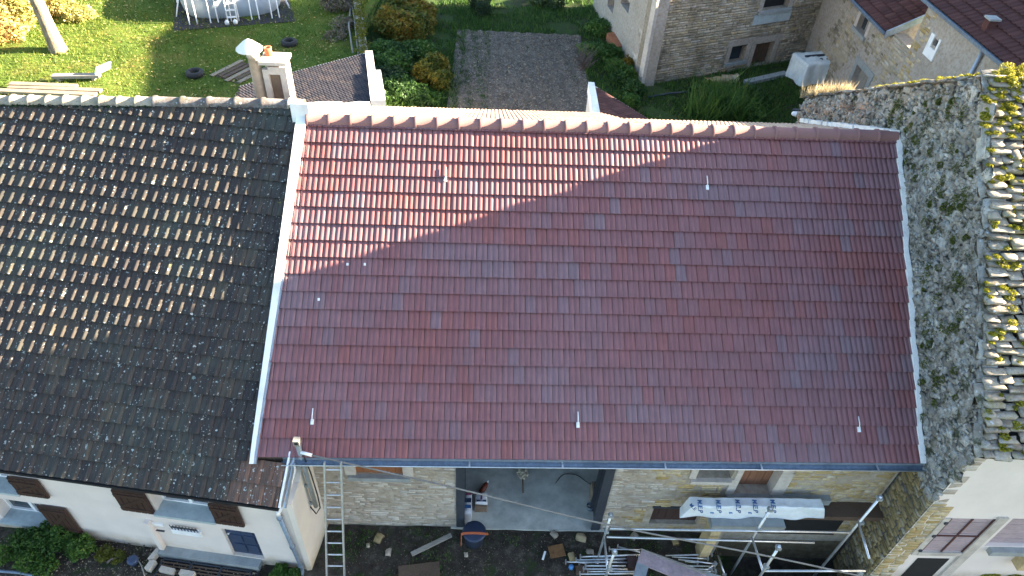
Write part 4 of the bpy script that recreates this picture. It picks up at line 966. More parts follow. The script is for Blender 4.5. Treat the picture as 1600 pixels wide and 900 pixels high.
def roofX(par, y0, y1, z, tinthi, mp, parts, x0=-.32, L=7., sl=30):
    E = np.array([XC + x0, y1, z]); u = np.array([0, -1., 0]); v = np.array([math.cos(R_(sl)), 0, math.sin(R_(sl))]); n_ = np.cross(u, v); n_ = n_ if n_[2] > 0 else -n_
    W = y1 - y0; MB().prism([E, E + u * W, E + u * W + v * L, E + v * L], -n_ * .12).build('roof_deck', M['dark'], par)
    lay(par, 'roof_tile', TO, tiles(E, u, v, n_, lambda q: (0, W), lambda a: L, .25, .36, int(L / .36), lambda r, k: float(rng.uniform(0, tinthi)), .0), M['maroon_tile'], parts)
    MB().prism([E - UP * .10, E - UP * .10 - X1 * .10, E - UP * .0 - X1 * .10, E], u * W).build('gutter', M['zinc_dark'], par)
yc1 = PZ(1398, 52, zC)[1]
print('yb', yb, 'yc1', yc1)
roofX(hc, yc1, 36., zC + .02, .9, 0, 150, L=8., sl=30); roofX(hd, 8., 27.2, zD, .5, 0, 250, sl=28)  # cottage roof's unseen upper part is added to shade the barn front
E = np.array([XC - .34, yc1, zC + .02]); v = np.array([math.cos(R_(30)), 0, math.sin(R_(30))])
MB().prism([E - UP * .22, E + UP * .06, E + UP * .06 + v * 1.5, E - UP * .22 + v * 1.5], (0, -.06, 0)).build('verge_flashing', M['zinc'], hc)
MB().prism([(XC + .01, yc1 + .05, -.3), (XC + 7, yc1 + .05, -.3), (XC + 7, yc1 + .05, zC + 3.9), (XC + .01, yc1 + .05, zC + .05)], (0, .3, 0)).build('gable', M['facade'], hc)
p, q = PX(1540, 73, XC - .1), PX(1520, 102, XC - .1)
MB().tube([np.array([XC - .12, p[1], zD - .1]), np.array([XC - .12, p[1], 0])], .06, 8).build('downpipe', M['zinc'], hd)
# small brick vent on the dark maroon roof
nd = unit([-math.sin(R_(28)), 0, math.cos(R_(28))]); ed = np.array([XC - .32, 20, zD]); c = on(1543, 45, ed, nd)
MB().box(c + UP * .10, (.14, 0, 0), (0, .14, 0), (0, 0, .2)).build('vent_stack', M['maroon_tile'], hd); MB().box(c + UP * .33, (.18, 0, 0), (0, .18, 0), (0, 0, .03)).build('vent_cap', M['concrete'], hd)
# ---- lean-tos behind the ridge
def leanto(A, B, D, name, label, tilemat, tw, ex, over):
    A, B, D = map(np.array, (A, B, D)); u = unit(B - A); n_ = unit(np.cross(B - A, D - B)); n_ = n_ if n_[2] > 0 else -n_; v = np.cross(n_, u); v = v if v[2] > 0 else -v
    t = thing(name, (B[0], B[1], 0), label, 'shed'); W = np.linalg.norm(B - A); L = 6.0; dB_ = unit(D - B); k = dB_.dot(u) / dB_.dot(v)
    MB().prism([A, B, B + dB_ * L * 1.2, A + dB_ * L * 1.2], -n_ * .12).build('roof_deck', M['dark'], t)
    uu = u; vv_ = v
    if np.dot(np.cross(uu, vv_), n_) < 0: A_, uu, W0 = B, -u, W; lims = lambda q: (-k * q, W - k * q)
    else: A_ = A; lims = lambda q: (k * q, W + k * q)
    lay(t, 'roof_tile', TN, tiles(A_, uu, vv_, n_, lims, lambda a: L, tw, ex, int(L / ex), lambda r, kk: float(rng.uniform(0, 1)), .5), tilemat, over)
    MB().prism([A + UP * .04, A - UP * .06, A - UP * .06 - vv_ * .10, A + UP * .04 - vv_ * .10], B - A).build('eave_gutter', M['galv'], t)
    return t, A, B, dB_, u, v, n_
A = PZ(376, 137, 2.5); B = PZ(571, 85, 2.5); D = PZ(580, 166, 3.5)
t, A, B, dd_, u, v, n_ = leanto(A, B, D, 'lean_to', 'dark tiled lean-to with bright white side wall behind the chimney', M['dark_tile'], .22, .30, 250)
r_ = unit(np.cross(dd_, UP)); r_ = r_ if r_[0] > 0 else -r_
MB().prism([B - dd_ * .15 + UP * .10, B + dd_ * 3.0 + UP * .10, np.array([*(B + dd_ * 3.0)[:2], 0]), np.array([*(B - dd_ * .15)[:2], 0])], r_ * .28).build('side_wall', M['old_white'], t)
MB().prism([B + dd_ * 2.7 + UP * .16, B + dd_ * 6 + UP * .16, np.array([*(B + dd_ * 6)[:2], 0]), np.array([*(B + dd_ * 2.7)[:2], 0])], r_ * .46).build('side_wall', M['white'], t)
A2 = PZ(928, 136, 2.5); B2 = PZ(1018, 192, 2.5); D2 = PZ(936, 180, 3.3)
t2, A2, B2, dd2, u2, v2, n2 = leanto(B2, A2, D2, 'small_lean_to', 'small maroon tiled lean-to with a white verge board beside the vegetable plot', M['maroon_tile'], .22, .30, 120)
l_ = unit(np.cross(dd2, UP)); l_ = l_ if l_[0] < 0 else -l_
Bq = B2
MB().prism([Bq - dd2 * .1 + UP * .16, Bq + dd2 * 4 + UP * .16, Bq + dd2 * 4 - UP * .25, Bq - dd2 * .1 - UP * .25], l_ * .22).build('verge_board', M['white'], t2)
MB().prism([Bq - UP * .25, Bq + dd2 * 4 - UP * .25, np.array([*(Bq + dd2 * 4)[:2], 0]), np.array([*Bq[:2], 0])], l_ * .18).build('side_wall', M['old_white'], t2)

# ================================================================== GARDEN
n = 60000; P = np.stack([rng.uniform(-30, -6.8, n), rng.uniform(21, 44, n), np.full(n, .04)], 1)
gz = .5 + .25 * np.sin(P[:, 0] * .9 + np.sin(P[:, 1])) * np.cos(P[:, 1] * .8); npobj('lawn_grass', blades(P, .10, .035, np.clip(rng.normal(gz, .22), 0, 1), .8), M['grass'], None, 'stuff').name = 'lawn_grass'
tag(bpy.data.objects['lawn_grass'], 'short lawn grass around the pool and the tree', 'grass')
n = 2200; P = np.stack([rng.uniform(-26, -7, n), rng.uniform(25, 40, n), rng.uniform(.08, .12, n)], 1)
tag(npobj('fallen_leaves', leafquads(P, .085, rng.uniform(0, 1, n), .9, .8), M['leaf_yellow'], None, 'stuff'), 'small yellow fallen leaves scattered over the lawn', 'leaves')
n = 12000; P = np.stack([rng.uniform(-1.5, 4.2, n), rng.uniform(24.5, 34.3, n), np.zeros(n)], 1); P[:, 2] = plot_z(P[:, 0], P[:, 1]) + .01
P = P[P[:, 0] > -.9 + rng.normal(0, .4, n)]
tag(npobj('leaf_litter', leafquads(P, .075, rng.uniform(0, 1, len(P)), .8, .7), M['litter'], None, 'stuff'), 'dry leaves strewn over the tilled vegetable plot', 'leaves')
def patch_of(name, label, n, xr, yr, h, wd, mat, lo=0., hi=1., keep=None, lean=.7, size=None):
    P = np.stack([rng.uniform(*xr, n), rng.uniform(*yr, n), np.zeros(n)], 1)
    if keep is not None: P = P[keep(P[:, 0], P[:, 1])]
    o = npobj(name, blades(P, h, wd, rng.uniform(lo, hi, len(P)), lean), mat, None, 'stuff'); tag(o, label, 'grass'); return o
def nse(x, y, s): return np.sin(x * s + 1.7 * np.sin(y * s * .7)) * np.cos(y * s * 1.1 + x * s * .3)
patch_of('rough_grass', 'rough grass and weeds on both sides of the vegetable plot', 90000, (-6.5, 16), (22, 44), .16, .045, M['leaf_green'], 0, .9, lambda x, y: ((x < -1.4) | (x > 4.2) | (y > 34.4) & (nse(x, y, .8) > -.4)) & (nse(x, y, 1.3) > -.75))
patch_of('plot_weeds', 'thin green strip growing along the left edge of the plot', 9000, (-2.2, -.2), (22, 36), .10, .03, M['leaf_green'], 0, .7)
def bush(name, label, blobs, n, size, mat, lo=0., hi=1., cat='bush', group=None):
    c = [(b_[0], b_[1], b_[2], b_[3], b_[4], b_[5]) for b_ in blobs]; root = thing(name, (c[0][0], c[0][1], 0), label, cat, group)
    def tf(P, n): return np.clip(lo + (hi - lo) * (.5 + .3 * np.sin(P[:, 0] * 2.3 + P[:, 1] * 1.9) + rng.normal(0, .2, n)), 0, 1)
    npobj('foliage', leafcloud(c, n, size, tf), mat, root, 'stuff')
    st = MB()
    for b_ in c:
        for i in range(3):
            e = np.array(b_[:3]) + rng.normal(0, .4, 3) * np.array(b_[3:]); s0 = np.array([b_[0] + rng.normal(0, .1), b_[1] + rng.normal(0, .1), 0.]); st.tube([s0, (s0 + e) / 2 + rng.normal(0, .04, 3), e], [.03, .02, .008], 5)
    st.build('stem', M['twig'], root, 'stuff'); return root
def bl(px, py, r, h, z=0.): p = PZ(px, py, z); return (p[0], p[1], h * .5, r, r, h * .55)
bush('berry_bush', 'large yellowing green bush left of the vegetable plot, nearest the top edge', [bl(612, 52, .9, 1.1), bl(642, 60, 1.0, 1.3), bl(660, 40, .8, 1.2), bl(628, 30, .9, 1.2)], 9000, .15, M['leaf_autumn'], 0, .85)
bush('berry_bush', 'bush with orange and lime leaves right beside the left edge of the plot', [bl(680, 118, .6, .9), bl(690, 138, .45, .8), bl(664, 128, .5, .8)], 5000, .14, M['leaf_autumn'], 0, .8)
bush('leafy_shrub', 'broad dark green shrub between the mossy wall and the yellowing bush', [bl(600, 90, .8, .7), bl(620, 110, .9, .7), bl(640, 95, .8, .8), bl(660, 90, .7, .7)], 9000, .13, M['leaf_green'], 0, .7)
bush('leafy_shrub', 'low green shrub just behind the red ridge tiles, left of the plot', [bl(620, 145, .9, .6), bl(640, 160, .9, .6), bl(600, 165, .6, .5), bl(668, 165, .6, .5)], 9000, .12, M['leaf_green'], 0, .75)
bush('leafy_shrub', 'dark shrub next to the white side wall of the dark lean-to', [bl(596, 130, .6, .6), bl(612, 128, .6, .6)], 4000, .12, M['leaf_dark'], 0, .8)
bush('clipped_shrub', 'isolated dark round shrub at the top edge above the plot', [bl(750, 14, .55, .9), bl(755, 24, .4, .7)], 5000, .09, M['leaf_dark'], 0, .9)
bush('garden_shrub', 'dark bramble shrub in the middle of the top edge', [bl(845, 6, .7, .6), bl(868, 12, .5, .5)], 3500, .10, M['leaf_dark'], 0, 1)
bush('garden_shrub', 'bright green shrub on the grass left of the barn end wall', [bl(940, 50, .8, .5), bl(925, 85, .7, .45), bl(950, 90, .7, .5)], 6000, .12, M['leaf_green'], .2, .9)
bush('ivy_bush', 'green bush spilling at the foot of the barn corner', [bl(975, 130, .55, .7), bl(990, 150, .5, .6), bl(965, 115, .6, .6), bl(985, 165, .4, .5)], 6000, .12, M['leaf_green'], 0, .8)
bush('rusty_bush', 'reddish brown bush against the barn corner', [bl(978, 112, .3, .7), bl(985, 125, .3, .5)], 1600, .11, M['leaf_autumn'], .4, 1)
bush('leafy_clump', 'leafy green clump in the grass below the barn door', [bl(1105, 150, .8, .5), bl(1130, 165, .9, .6), bl(1160, 175, .9, .5), bl(1175, 160, .7, .5)], 6000, .13, M['leaf_green'], 0, .8)
# strap-leaved clump
P = np.concatenate([np.stack([p[0] + rng.normal(0, .35, 260), p[1] + rng.normal(0, .35, 260), np.zeros(260)], 1) for p in (PZ(1110, 165), PZ(1135, 158), PZ(1150, 180), PZ(1095, 180))])
tag(npobj('strap_leaf_plant', blades(P, .75, .07, rng.uniform(.2, 1, len(P)), 1.1), M['leaf_green']), 'arching strap-leaved plant in the grass below the barn', 'plant')
# bare twiggy shrub
p = PZ(912, 108); tw = MB()
for i in range(60):
    a = rng.uniform(0, 6.28); l = rng.uniform(.4, 1.1); e = p + np.array([math.cos(a) * l * .7, math.sin(a) * l * .7, rng.uniform(.5, 1.3)]); m_ = (p + e) / 2 + rng.normal(0, .08, 3); tw.tube([p + rng.normal(0, .06, 3) * [1, 1, 0], m_, e], [.018, .012, .005], 4, False)
tag(tw.build('bare_shrub', M['twig']), 'leafless grey twiggy shrub at the right edge of the plot', 'shrub')
# tree at the top left
tp = PZ(92, 80); tree = thing('autumn_tree', tp, 'thick grey-barked tree with yellow autumn leaves on the sunlit lawn', 'tree')
tk = MB(); tk.tube([tp + (0, 0, -.2), tp + (0, 0, .25), tp + (-.05, .02, 1.2), tp + (-.12, .05, 2.6), tp + (-.1, .2, 4.4), tp + (.1, .3, 6.5)], [.46, .34, .28, .26, .20, .10], 12)
limbs = []
for i in range(14):
    a = rng.uniform(0, 6.28) if i > 4 else rng.uniform(2.4, 3.9); z0 = rng.uniform(2.7, 5.5); l = rng.uniform(2.0, 3.6); s0 = tp + np.array([0, .1, z0]); e = s0 + np.array([math.cos(a) * l, math.sin(a) * l, rng.uniform(-.2, 2.0)]); m_ = (s0 + e) / 2 + (0, 0, .3); tk.tube([s0, m_, e], [.10, .06, .02], 6); limbs.append((m_, e))
tk.build('trunk', M['bark'], tree)
cl_ = []
for m_, e in limbs:
    cl_ += [(e[0], e[1], e[2], .9, .9, .6), (m_[0], m_[1], m_[2] + .2, .7, .7, .5)]
npobj('crown', leafcloud(cl_, 9000, .16, rt(0, 1)), M['leaf_yellow'], tree, 'stuff')
yb_ = []
for (px, py, r, h) in ((8, 62, 1.1, 1.0), (28, 40, 1.2, 1.6), (52, 62, .6, .6), (14, 20, 1.3, 2.2), (40, 16, 1.2, 1.8), (100, 22, .8, .7), (128, 30, .7, .5)): yb_.append(bl(px, py, r, h))
bush('yellow_shrub', 'pale yellow sunlit shrub filling the top left corner', yb_[:2] + yb_[3:5], 14000, .16, M['leaf_yellow'], 0, 1, 'shrub')
bush('yellow_sapling', 'small pale yellow sapling on the lawn right of the tree trunk', yb_[5:], 2500, .13, M['leaf_yellow'], 0, .8, 'sapling')
# above-ground pool
pc = (PZ(300, 34) + PZ(425, 24)) / 2 + np.array([-.45, 1.7, 0]); pa_ = math.atan2(*(PZ(418, 29) - PZ(300, 38))[[1, 0]]); ux = np.array([math.cos(pa_), math.sin(pa_), 0]); uy = np.array([-ux[1], ux[0], 0])
pool = thing('frame_pool', pc, 'pale grey above-ground frame pool with white tubular legs and ladder', 'pool')
LX, LY, PH = 2.35, 1.9, 1.15
def sup(k, n, rx, ry, e=3.2): a = 6.28318 * k / n; c, s_ = math.cos(a), math.sin(a); r = (abs(c) ** e + abs(s_) ** e) ** (-1 / e); return pc + ux * rx * r * c + uy * ry * r * s_
n = 48; wv = []
for z, gr in ((.0, .93), (.25, 1.0), (.6, 1.03), (.95, 1.0), (PH - .05, .98), (PH - .05, .90)): wv += [sup(k, n, LX * gr, LY * gr) + UP * z for k in range(n)]
MB().add(wv, [(i * n + k, i * n + (k + 1) % n, (i + 1) * n + (k + 1) % n, (i + 1) * n + k) for i in range(5) for k in range(n)], True).build('liner', M['poolgrey'], pool)
MB().add([sup(k, n, LX * .95, LY * .95) + UP * .95 for k in range(n)], [tuple(range(n))]).build('cover', M['tarp'], pool)
MB().tube([sup(k, n, LX * 1.0, LY * 1.0) + UP * PH for k in range(n + 1)], .06, 8, False).build('top_rail', M['white'], pool)
for s_ in np.linspace(-.82, .82, 5):
    for side in (-1, 1):
        c = pc + ux * LX * s_ + uy * LY * side * .985; o = uy * side
        MB().tube([c - ux * .16 + UP * PH, c - ux * .18 + o * .40 + UP * .04, c + ux * .18 + o * .40 + UP * .04, c + ux * .16 + UP * PH], .03, 6).build('leg', M['white'], pool)
for s_ in (-.5, .5):
    for side in (-1, 1):
        c = pc + uy * LY * s_ + ux * LX * side * .985; o = ux * side; MB().tube([c - uy * .16 + UP * PH, c - uy * .18 + o * .4 + UP * .04, c + uy * .18 + o * .4 + UP * .04, c + uy * .16 + UP * PH], .03, 6).build('leg', M['white'], pool)
ld = MB(); c = pc - uy * (LY + .05) + ux * -.12
for sx in (-.22, .22): ld.tube([c + ux * sx + UP * 1.5, c + ux * sx - uy * .5 + UP * .03], .03, 6)
for i in range(4): z = .3 + i * .3; ld.box(c - uy * (.5 * (1 - z / 1.5)) + UP * z, ux * .22, uy * .07, UP * .02)
ld.build('ladder', M['white'], pool)
tag(MB().box(pc + (0, 0, .05) - uy * .1, ux * 2.8, uy * 2.75, UP * .012).build('ground_cloth', M['dark_tile']), 'dark ground cloth spread under the frame pool', 'cloth')
for i, (px, py) in enumerate(((355, 37), (368, 36))):
    p = PZ(px, py, .1); tag(MB().lathe([(.001, 0), (.10, 0), (.11, .12), (.05, .2), (.001, .22)], p + (0, 0, -.03), 10).build('float_ball', M['white']), ('left' if i == 0 else 'right') + ' one of two small white lumps in front of the pool', 'float', 'white lumps on the pool cloth')
# tyres
for (px, py, lab) in ((305, 116, 'old car tyre lying on the lawn beside the pale pallet planks'), (452, 68, 'old car tyre lying on the lawn above the chimney')):
    p = PZ(px, py, .1); t = thing('old_tyre', p * [1, 1, 0], lab, 'tyre', 'old tyres on the lawn')
    MB().lathe([(.19, .05), (.22, .0), (.33, .0), (.38, .04), (.38, .19), (.33, .23), (.22, .23), (.19, .18), (.19, .05)], p * [1, 1, 0] + (0, 0, .03), 24).build('tread', M['rubber'], t)
    for k in range(24):
        a = k / 24 * 6.283; d_ = np.array([math.cos(a), math.sin(a), 0]); MB
    MB().lathe([(.001, .05), (.19, .05)], p * [1, 1, 0] + (0, 0, .03), 16).build('inner_soil', M['soil'], t)
# pallet-like planks
t = thing('broken_pallet', PZ(360, 118), 'broken wooden pallet of pale and dark planks on the lawn left of the chimney', 'pallet')
q0, q1, q2 = PZ(332, 118, .08), PZ(372, 98, .08), PZ(358, 133, .08); uu = unit(q1 - q0); vv_ = unit((q2 - q0) - (q2 - q0).dot(uu) * uu); Wd = np.linalg.norm(q1 - q0) * 1.15; Hd = 2.0
for i in range(6): MB().box(q0 + uu * Wd / 2 + vv_ * (i * .27) + UP * rng.uniform(0, .02) + uu * rng.normal(0, .08), uu * Wd / 2 * rng.uniform(.8, 1.05), vv_ * .10, UP * .015).build('plank', M['pale_wood' if i in (0, 5, 3) else 'brown_plank'], t)
for i in range(3): MB().box(q0 + uu * (.1 + i * (Wd - .2) / 2) + vv_ * .68 - UP * .045, uu * .05, vv_ * .75, UP * .03).build('bearer', M['brown_plank'], t)
# bench beam and timber
p, q = PZ(82, 119, .25), PZ(156, 118, .25)
t = thing('garden_bench', (p + q) / 2 * [1, 1, 0], 'long low grey timber bench with one splayed end post on the lawn', 'bench')
d_ = unit(q - p); MB().box((p + q) / 2, d_ * np.linalg.norm(q - p) / 2, np.cross(UP, d_) * .14, UP * .06).build('seat', M['grey_wood'], t)
for f in (.12, .85): c = lerp(p, q, f); MB().box(c - UP * .15, d_ * .06, np.cross(UP, d_) * .12, UP * .10).build('leg', M['grey_wood'], t)
MB().box(q + (.1, .25, .22), (.16, .30, 0), (.05, -.03, 0), (.05, .05, .14)).build('end_post', M['galv'], t)
t = thing('timber_stack', PZ(80, 137), 'long pale timber planks lying behind the old roof ridge at the left', 'timber')
for i, (a, b_, c, e) in enumerate(((14, 136, 158, 142), (16, 131, 120, 135), (-20, 141, 150, 148))):
    p, q = PZ(a, b_, .15 + .05 * (i == 1)), PZ(c, e, .15); d_ = unit(q - p); MB().box((p + q) / 2, d_ * np.linalg.norm(q - p) / 2, np.cross(UP, d_) * .13, UP * .05).build('plank', M['pale_wood'], t)
# mossy garden wall and its two pale hoses
p, q = PZ(572, 100, .7), PZ(553, -30, .7); d_ = unit((q - p) * [1, 1, 0]); s_ = np.cross(d_, UP)
t = thing('garden_wall', (p + q) / 2 * [1, 1, 0], 'low garden wall thickly covered in yellow-green moss between lawn and bushes', 'wall')
MB().box((p + q) / 2 * [1, 1, 0] + UP * .33, d_ * 10, s_ * .17, UP * .33).build('masonry', M['greystone'], t)
P = []
for i in range(260): c = p + d_ * rng.uniform(-3, 10); P.append(mossclump((c[0] + rng.normal(0, .10), c[1], .67), rng.uniform(.08, .2), 60, .5))
npobj('moss_cover', leafquads(np.vstack(P), .05, rng.uniform(0, .45, 260 * 60), 0), M['moss'], t, 'stuff')
for k, (pts, lab) in enumerate(((((548, 8), (545, 40), (548, 60), (551, 82)), 'thin pale pole leaning left of the mossy wall'), (((549, 2), (554, 30), (557, 60), (560, 84)), 'second pale pole, the one nearest the mossy wall'))):
    tag(MB().tube([PZ(a, b_, .3 + .5 * (j % 2) * .3) for j, (a, b_) in enumerate(pts)], .04, 6).build('pale_pole', M['grey_wood']), lab, 'pole')
bush('bramble', 'brown leafless bramble along the left side of the mossy wall', [bl(530, 15, .9, .8), bl(538, 45, .6, .5), bl(525, 60, .6, .3)], 2600, .12, M['litter'], 0, .6, 'bramble')
# tarp-covered pile by the barn
c = PZ(1268, 124); t = thing('covered_woodpile', c, 'pile wrapped in a creased white tarpaulin with a black slot, beside the barn', 'pile')
def tarpbox(c, u, v, hx, hy, h, seed, wr=.05, nu=30, nv=16, nz=8, droop=.0):
    V = []; F = []; k = np.random.default_rng(seed); ph = k.uniform(0, 6.28, 6)
    n_ = 2 * (nu + nv)
    def rim(i):
        i %= n_
        if i < nu: return -1 + 2 * i / nu, -1
        if i < nu + nv: return 1, -1 + 2 * (i - nu) / nv
        if i < 2 * nu + nv: return 1 - 2 * (i - nu - nv) / nu, 1
        return -1, 1 - 2 * (i - 2 * nu - nv) / nv
    for z in range(nz + 1):
        f = z / nz
        for i in range(n_):
            a, b_ = rim(i); r = 1 - .10 * f; xx, yy = a * hx, b_ * hy; w_ = wr * (math.sin(xx * 5 + yy * 7 + ph[0] + 2 * f) + .5 * math.sin(xx * 11 - yy * 9 + ph[1] + f)) * (1 - .6 * f)
            P_ = np.array(c) + u * (a * hx * r + a * w_) + v * (b_ * hy * r + b_ * w_) + UP * (h * f + .015 * math.sin(xx * 8 + ph[3]) * (f > .9)); V.append(P_)
        if z: F += [((z - 1) * n_ + i, (z - 1) * n_ + (i + 1) % n_, z * n_ + (i + 1) % n_, z * n_ + i) for i in range(n_)]
    b0 = len(V); top_ = nz * n_
    for j in range(1, nv):
        for i in range(1, nu):
            a, b_ = -1 + 2 * i / nu, -1 + 2 * j / nv; xx, yy = a * hx, b_ * hy; w_ = wr * (.8 * math.sin(xx * 4 + yy * 6 + ph[4]) * math.cos(yy * 7 - xx * 3 + ph[5]) + .35 * abs(math.sin(xx * 7 + yy * 9 + ph[0])) + .2 * math.sin(xx * 21 - yy * 15)); V.append(np.array(c) + u * a * hx * .9 + v * b_ * hy * .9 + UP * (h + w_ * .8 + .03 * (1 - a * a)))
    def tid(i, j):
        if j == 0: return top_ + i
        if j == nv: return top_ + nu + nv + (nu - i)
        if i == nu: return top_ + nu + j
        if i == 0: return top_ + (2 * nu + nv + (nv - j)) % n_
        return b0 + (j - 1) * (nu - 1) + i - 1
    for j in range(nv):
        for i in range(nu): F.append((tid(i, j), tid(i + 1, j), tid(i + 1, j + 1), tid(i, j + 1)))
    return MB().add(V, F, True)
ua = unit([1., .28, 0]); va = np.cross(UP, ua)
tarpbox(c + (0, 0, .1), ua, va, 1.15, .70, .98, 5, .06).build('tarpaulin', M['tarp_pale'], t)
MB().box(c + UP * 1.12 + va * .12, ua * .68, va * .07, UP * .03).build('dark_slot_bar', M['steel_dark'], t)  # dark raised bar paints the black slot in the tarpaulin
for i in range(3): MB().box(c + UP * 1.09 + ua * (-.05 + .3 * i) - va * (.2 + .05 * (i % 2)), ua * .07, va * .05, UP * .03).build('hole_patch', M['steel_dark'], t)
MB().box(c + (-.75, -.35, .12), (.25, .05, 0), (-.05, .25, 0), (0, 0, .12)).build('base_timber', M['brown_plank'], t)
# slab and pipe by the barn foot
p, q = PZ(1165, 129, .1), PZ(1228, 115, .1); d_ = unit(q - p); tag(MB().box((p + q) / 2, d_ * np.linalg.norm(q - p) / 2, np.cross(UP, d_) * .16, UP * .08).build('stone_step', M['concrete']), 'long pale blue-grey stone step lying in front of the barn door', 'step')
pp_ = [PZ(a, b_, .08) for a, b_ in ((1012, 152), (1045, 146), (1080, 143), (1095, 139))]; tag(MB().tube(pp_, .045, 8).build('drain_pipe', M['steel_dark']), 'thin dark pipe lying along the foot of the barn wall', 'pipe')
t = thing('foundation_stones', PZ(1125, 127), 'row of rough pale stones at the foot of the barn left of its door', 'stones')
for i in range(4):
    p = PZ(1108 + i * 13, 128 - i * 2, .15); V, F = ROCK[i]; o = link('stone', npmesh('stone', V, F, M['ochre']), t, .3 + .15 * i); o.location = Vector(p) - t.location; o.scale = (.42, .3, .32)
t = thing('tile_stack', PZ(962, 66), 'small stack of terracotta tiles leaning by the barn end wall', 'tiles')
for i in range(7):
    p = PZ(955 + i * 2.2, 58 + i * 3.0, .2); MB().box(p, (.22, .10, 0), (-.03, .06, .03), (0, -.03, .2)).build('tile', M['terracotta'], t)
p = PZ(1243, 178, 1.5); t = thing('wall_lamp', p, 'small round white and dark lamp at the back corner of the rubble gable', 'lamp'); MB().lathe([(.001, -.08), (.14, -.05), (.16, .0), (.12, .08), (.001, .1)], p, 14).build('shade', M['white'], t); MB().box(p + (.05, .1, .1), (.15, 0, 0), (0, .05, 0), (0, 0, .05)).build('bracket', M['steel_dark'], t)

# ================================================================== FRONT YARD
# ladder against the gutter
t = thing('aluminium_ladder', (-2.9, 6.0, 0), 'long aluminium ladder leaning against the gutter of the red roof', 'ladder')
tl, tr = PZ(507, 722, 3.36), PZ(533, 722, 3.36); 
def solve_foot(px, x0, y): 
    x = x0
    for _ in range(20):
        X, Y, _d = proj(np.array([[x, y, 0.]])); x += (px - X[0]) / 85.
    return np.array([x, y, 0.])
bl_, br_ = solve_foot(512, -3, 5.7), solve_foot(540, -2.7, 5.7)
for a, b_ in ((tl, bl_), (tr, br_)): MB().box((a + b_) / 2, (b_ - a) / 2, (.014, 0, 0), unit(np.cross(b_ - a, X1)) * .032).build('rail', M['galv'], t)
nr = 13
for i in range(nr): f = (i + .6) / nr; MB().tube([lerp(tl, bl_, f), lerp(tr, br_, f)], .016, 8).build('rung', M['galv'], t)
# service mast and cable
mx, my = -3.22, 7.16
t = thing('service_mast', (mx, my, 1.5), 'grey steel electricity mast bracketed to the white side wall beside the ladder', 'mast')
MB().tube([(mx, my, 1.5), (mx - .03, my, 3.62)], .045, 10).build('pole', M['concrete'], t)
MB().box((mx - .03, my, 3.68), (.055, 0, 0), (0, .055, 0), (0, 0, .07)).build('cap', M['grey_wood'], t); MB().box((mx - .03, my - .057, 3.69), (.03, 0, 0), (0, .004, 0), (0, 0, .03)).build('cap_slot', M['dark'], t)
for z in (1.62, 2.25): MB().box((mx - .17, my, z), (.15, 0, 0), (0, .025, 0), (0, 0, .025)).build('bracket', M['concrete'], t)
MB().tube([(mx + .04, my - .05, 3.35), (mx + .09, my - .05, 2.8), (mx + .11, my - .05, 2.0), (mx + .10, my - .06, 1.55), (mx, my - .08, 1.35), (mx - .12, my, 1.5), (mx - .25, my + .05, 1.62)], .014, 6).build('riser_cable', M['cable'], t)
MB().tube([(mx, my - .03, 3.40), (mx + .20, my - .06, 3.36)], .03, 8).build('insulator', M['white'], t)
cp = [np.array([mx + .20, my - .06, 3.36]), PY(713, 763, 6.7), PY(950, 820, 6.2), PY(1200, 869, 5.8), PY(1400, 912, 5.5), PY(1700, 975, 5.2)]
def smooth(pts, n=6):
    out = []
    for i in range(len(pts) - 1):
        p0, p1, p2, p3 = pts[max(i - 1, 0)], pts[i], pts[i + 1], pts[min(i + 2, len(pts) - 1)]
        for k in range(n): t_ = k / n; out.append(.5 * ((2 * p1) + (-p0 + p2) * t_ + (2 * p0 - 5 * p1 + 4 * p2 - p3) * t_ ** 2 + (-p0 + 3 * p1 - 3 * p2 + p3) * t_ ** 3))
    return out + [pts[-1]]
tag(MB().tube(smooth(cp), .016, 6).build('overhead_cable', M['wire_pale']), 'thin overhead cable running from the mast across the yard to the right', 'cable')
# garage contents
def box3(x0, x1, y0, y1, z0, z1, nm, mt, par=None): return MB().aabb(x0, x1, y0, y1, z0, z1).build(nm, M[mt], par)
p = PZ(731, 795, .15)
t = thing('paper_sack', (p[0], p[1], .012), 'tall white sack with blue and red print leaning in the garage doorway', 'sack')
tarpbox((p[0], p[1] + .02, .012), np.array([1., 0, 0]), np.array([0, 1., 0]), .09, .26, .34, 11, .012, 10, 12, 5).build('sack', M['bag_white'], t)
for (a, b_, mm) in ((-.12, -.04, 'ink'), (.02, .12, 'navy'), (.2, .24, 'ink_red')): box3(p[0] - .07, p[0] + .07, p[1] + a, p[1] + b_, .384, .396, 'print', mm, t)
p = PZ(752, 782, .3)
t = thing('cardboard_box', (p[0], p[1], .012), 'brown cardboard box topped by a white packet with dark print, garage doorway', 'box')
box3(p[0] - .13, p[0] + .13, p[1] - .12, p[1] + .16, .013, .26, 'box', 'cardboard', t)
p2 = p
t = thing('white_packet', (p[0], p[1], .26), 'white packet with a red stripe lying on the brown cardboard box', 'packet')
tarpbox((p[0], p[1] + .06, .262), np.array([1., 0, 0]), np.array([0, 1., 0]), .13, .13, .07, 12, .008, 10, 10, 3).build('packet', M['bag_white'], t)
box3(p[0] - .02, p[0] + .02, p[1] - .03, p[1] + .15, .336, .368, 'stripe', 'ink_red', t); box3(p[0] - .11, p[0] + .11, p[1] - .055, p[1] - .02, .335, .366, 'print', 'navy', t)
p = PZ(756, 762, .1); t = thing('plastic_jug', (p[0], p[1], .012), 'red-brown plastic jug with a white cap lying on the garage floor', 'jug')
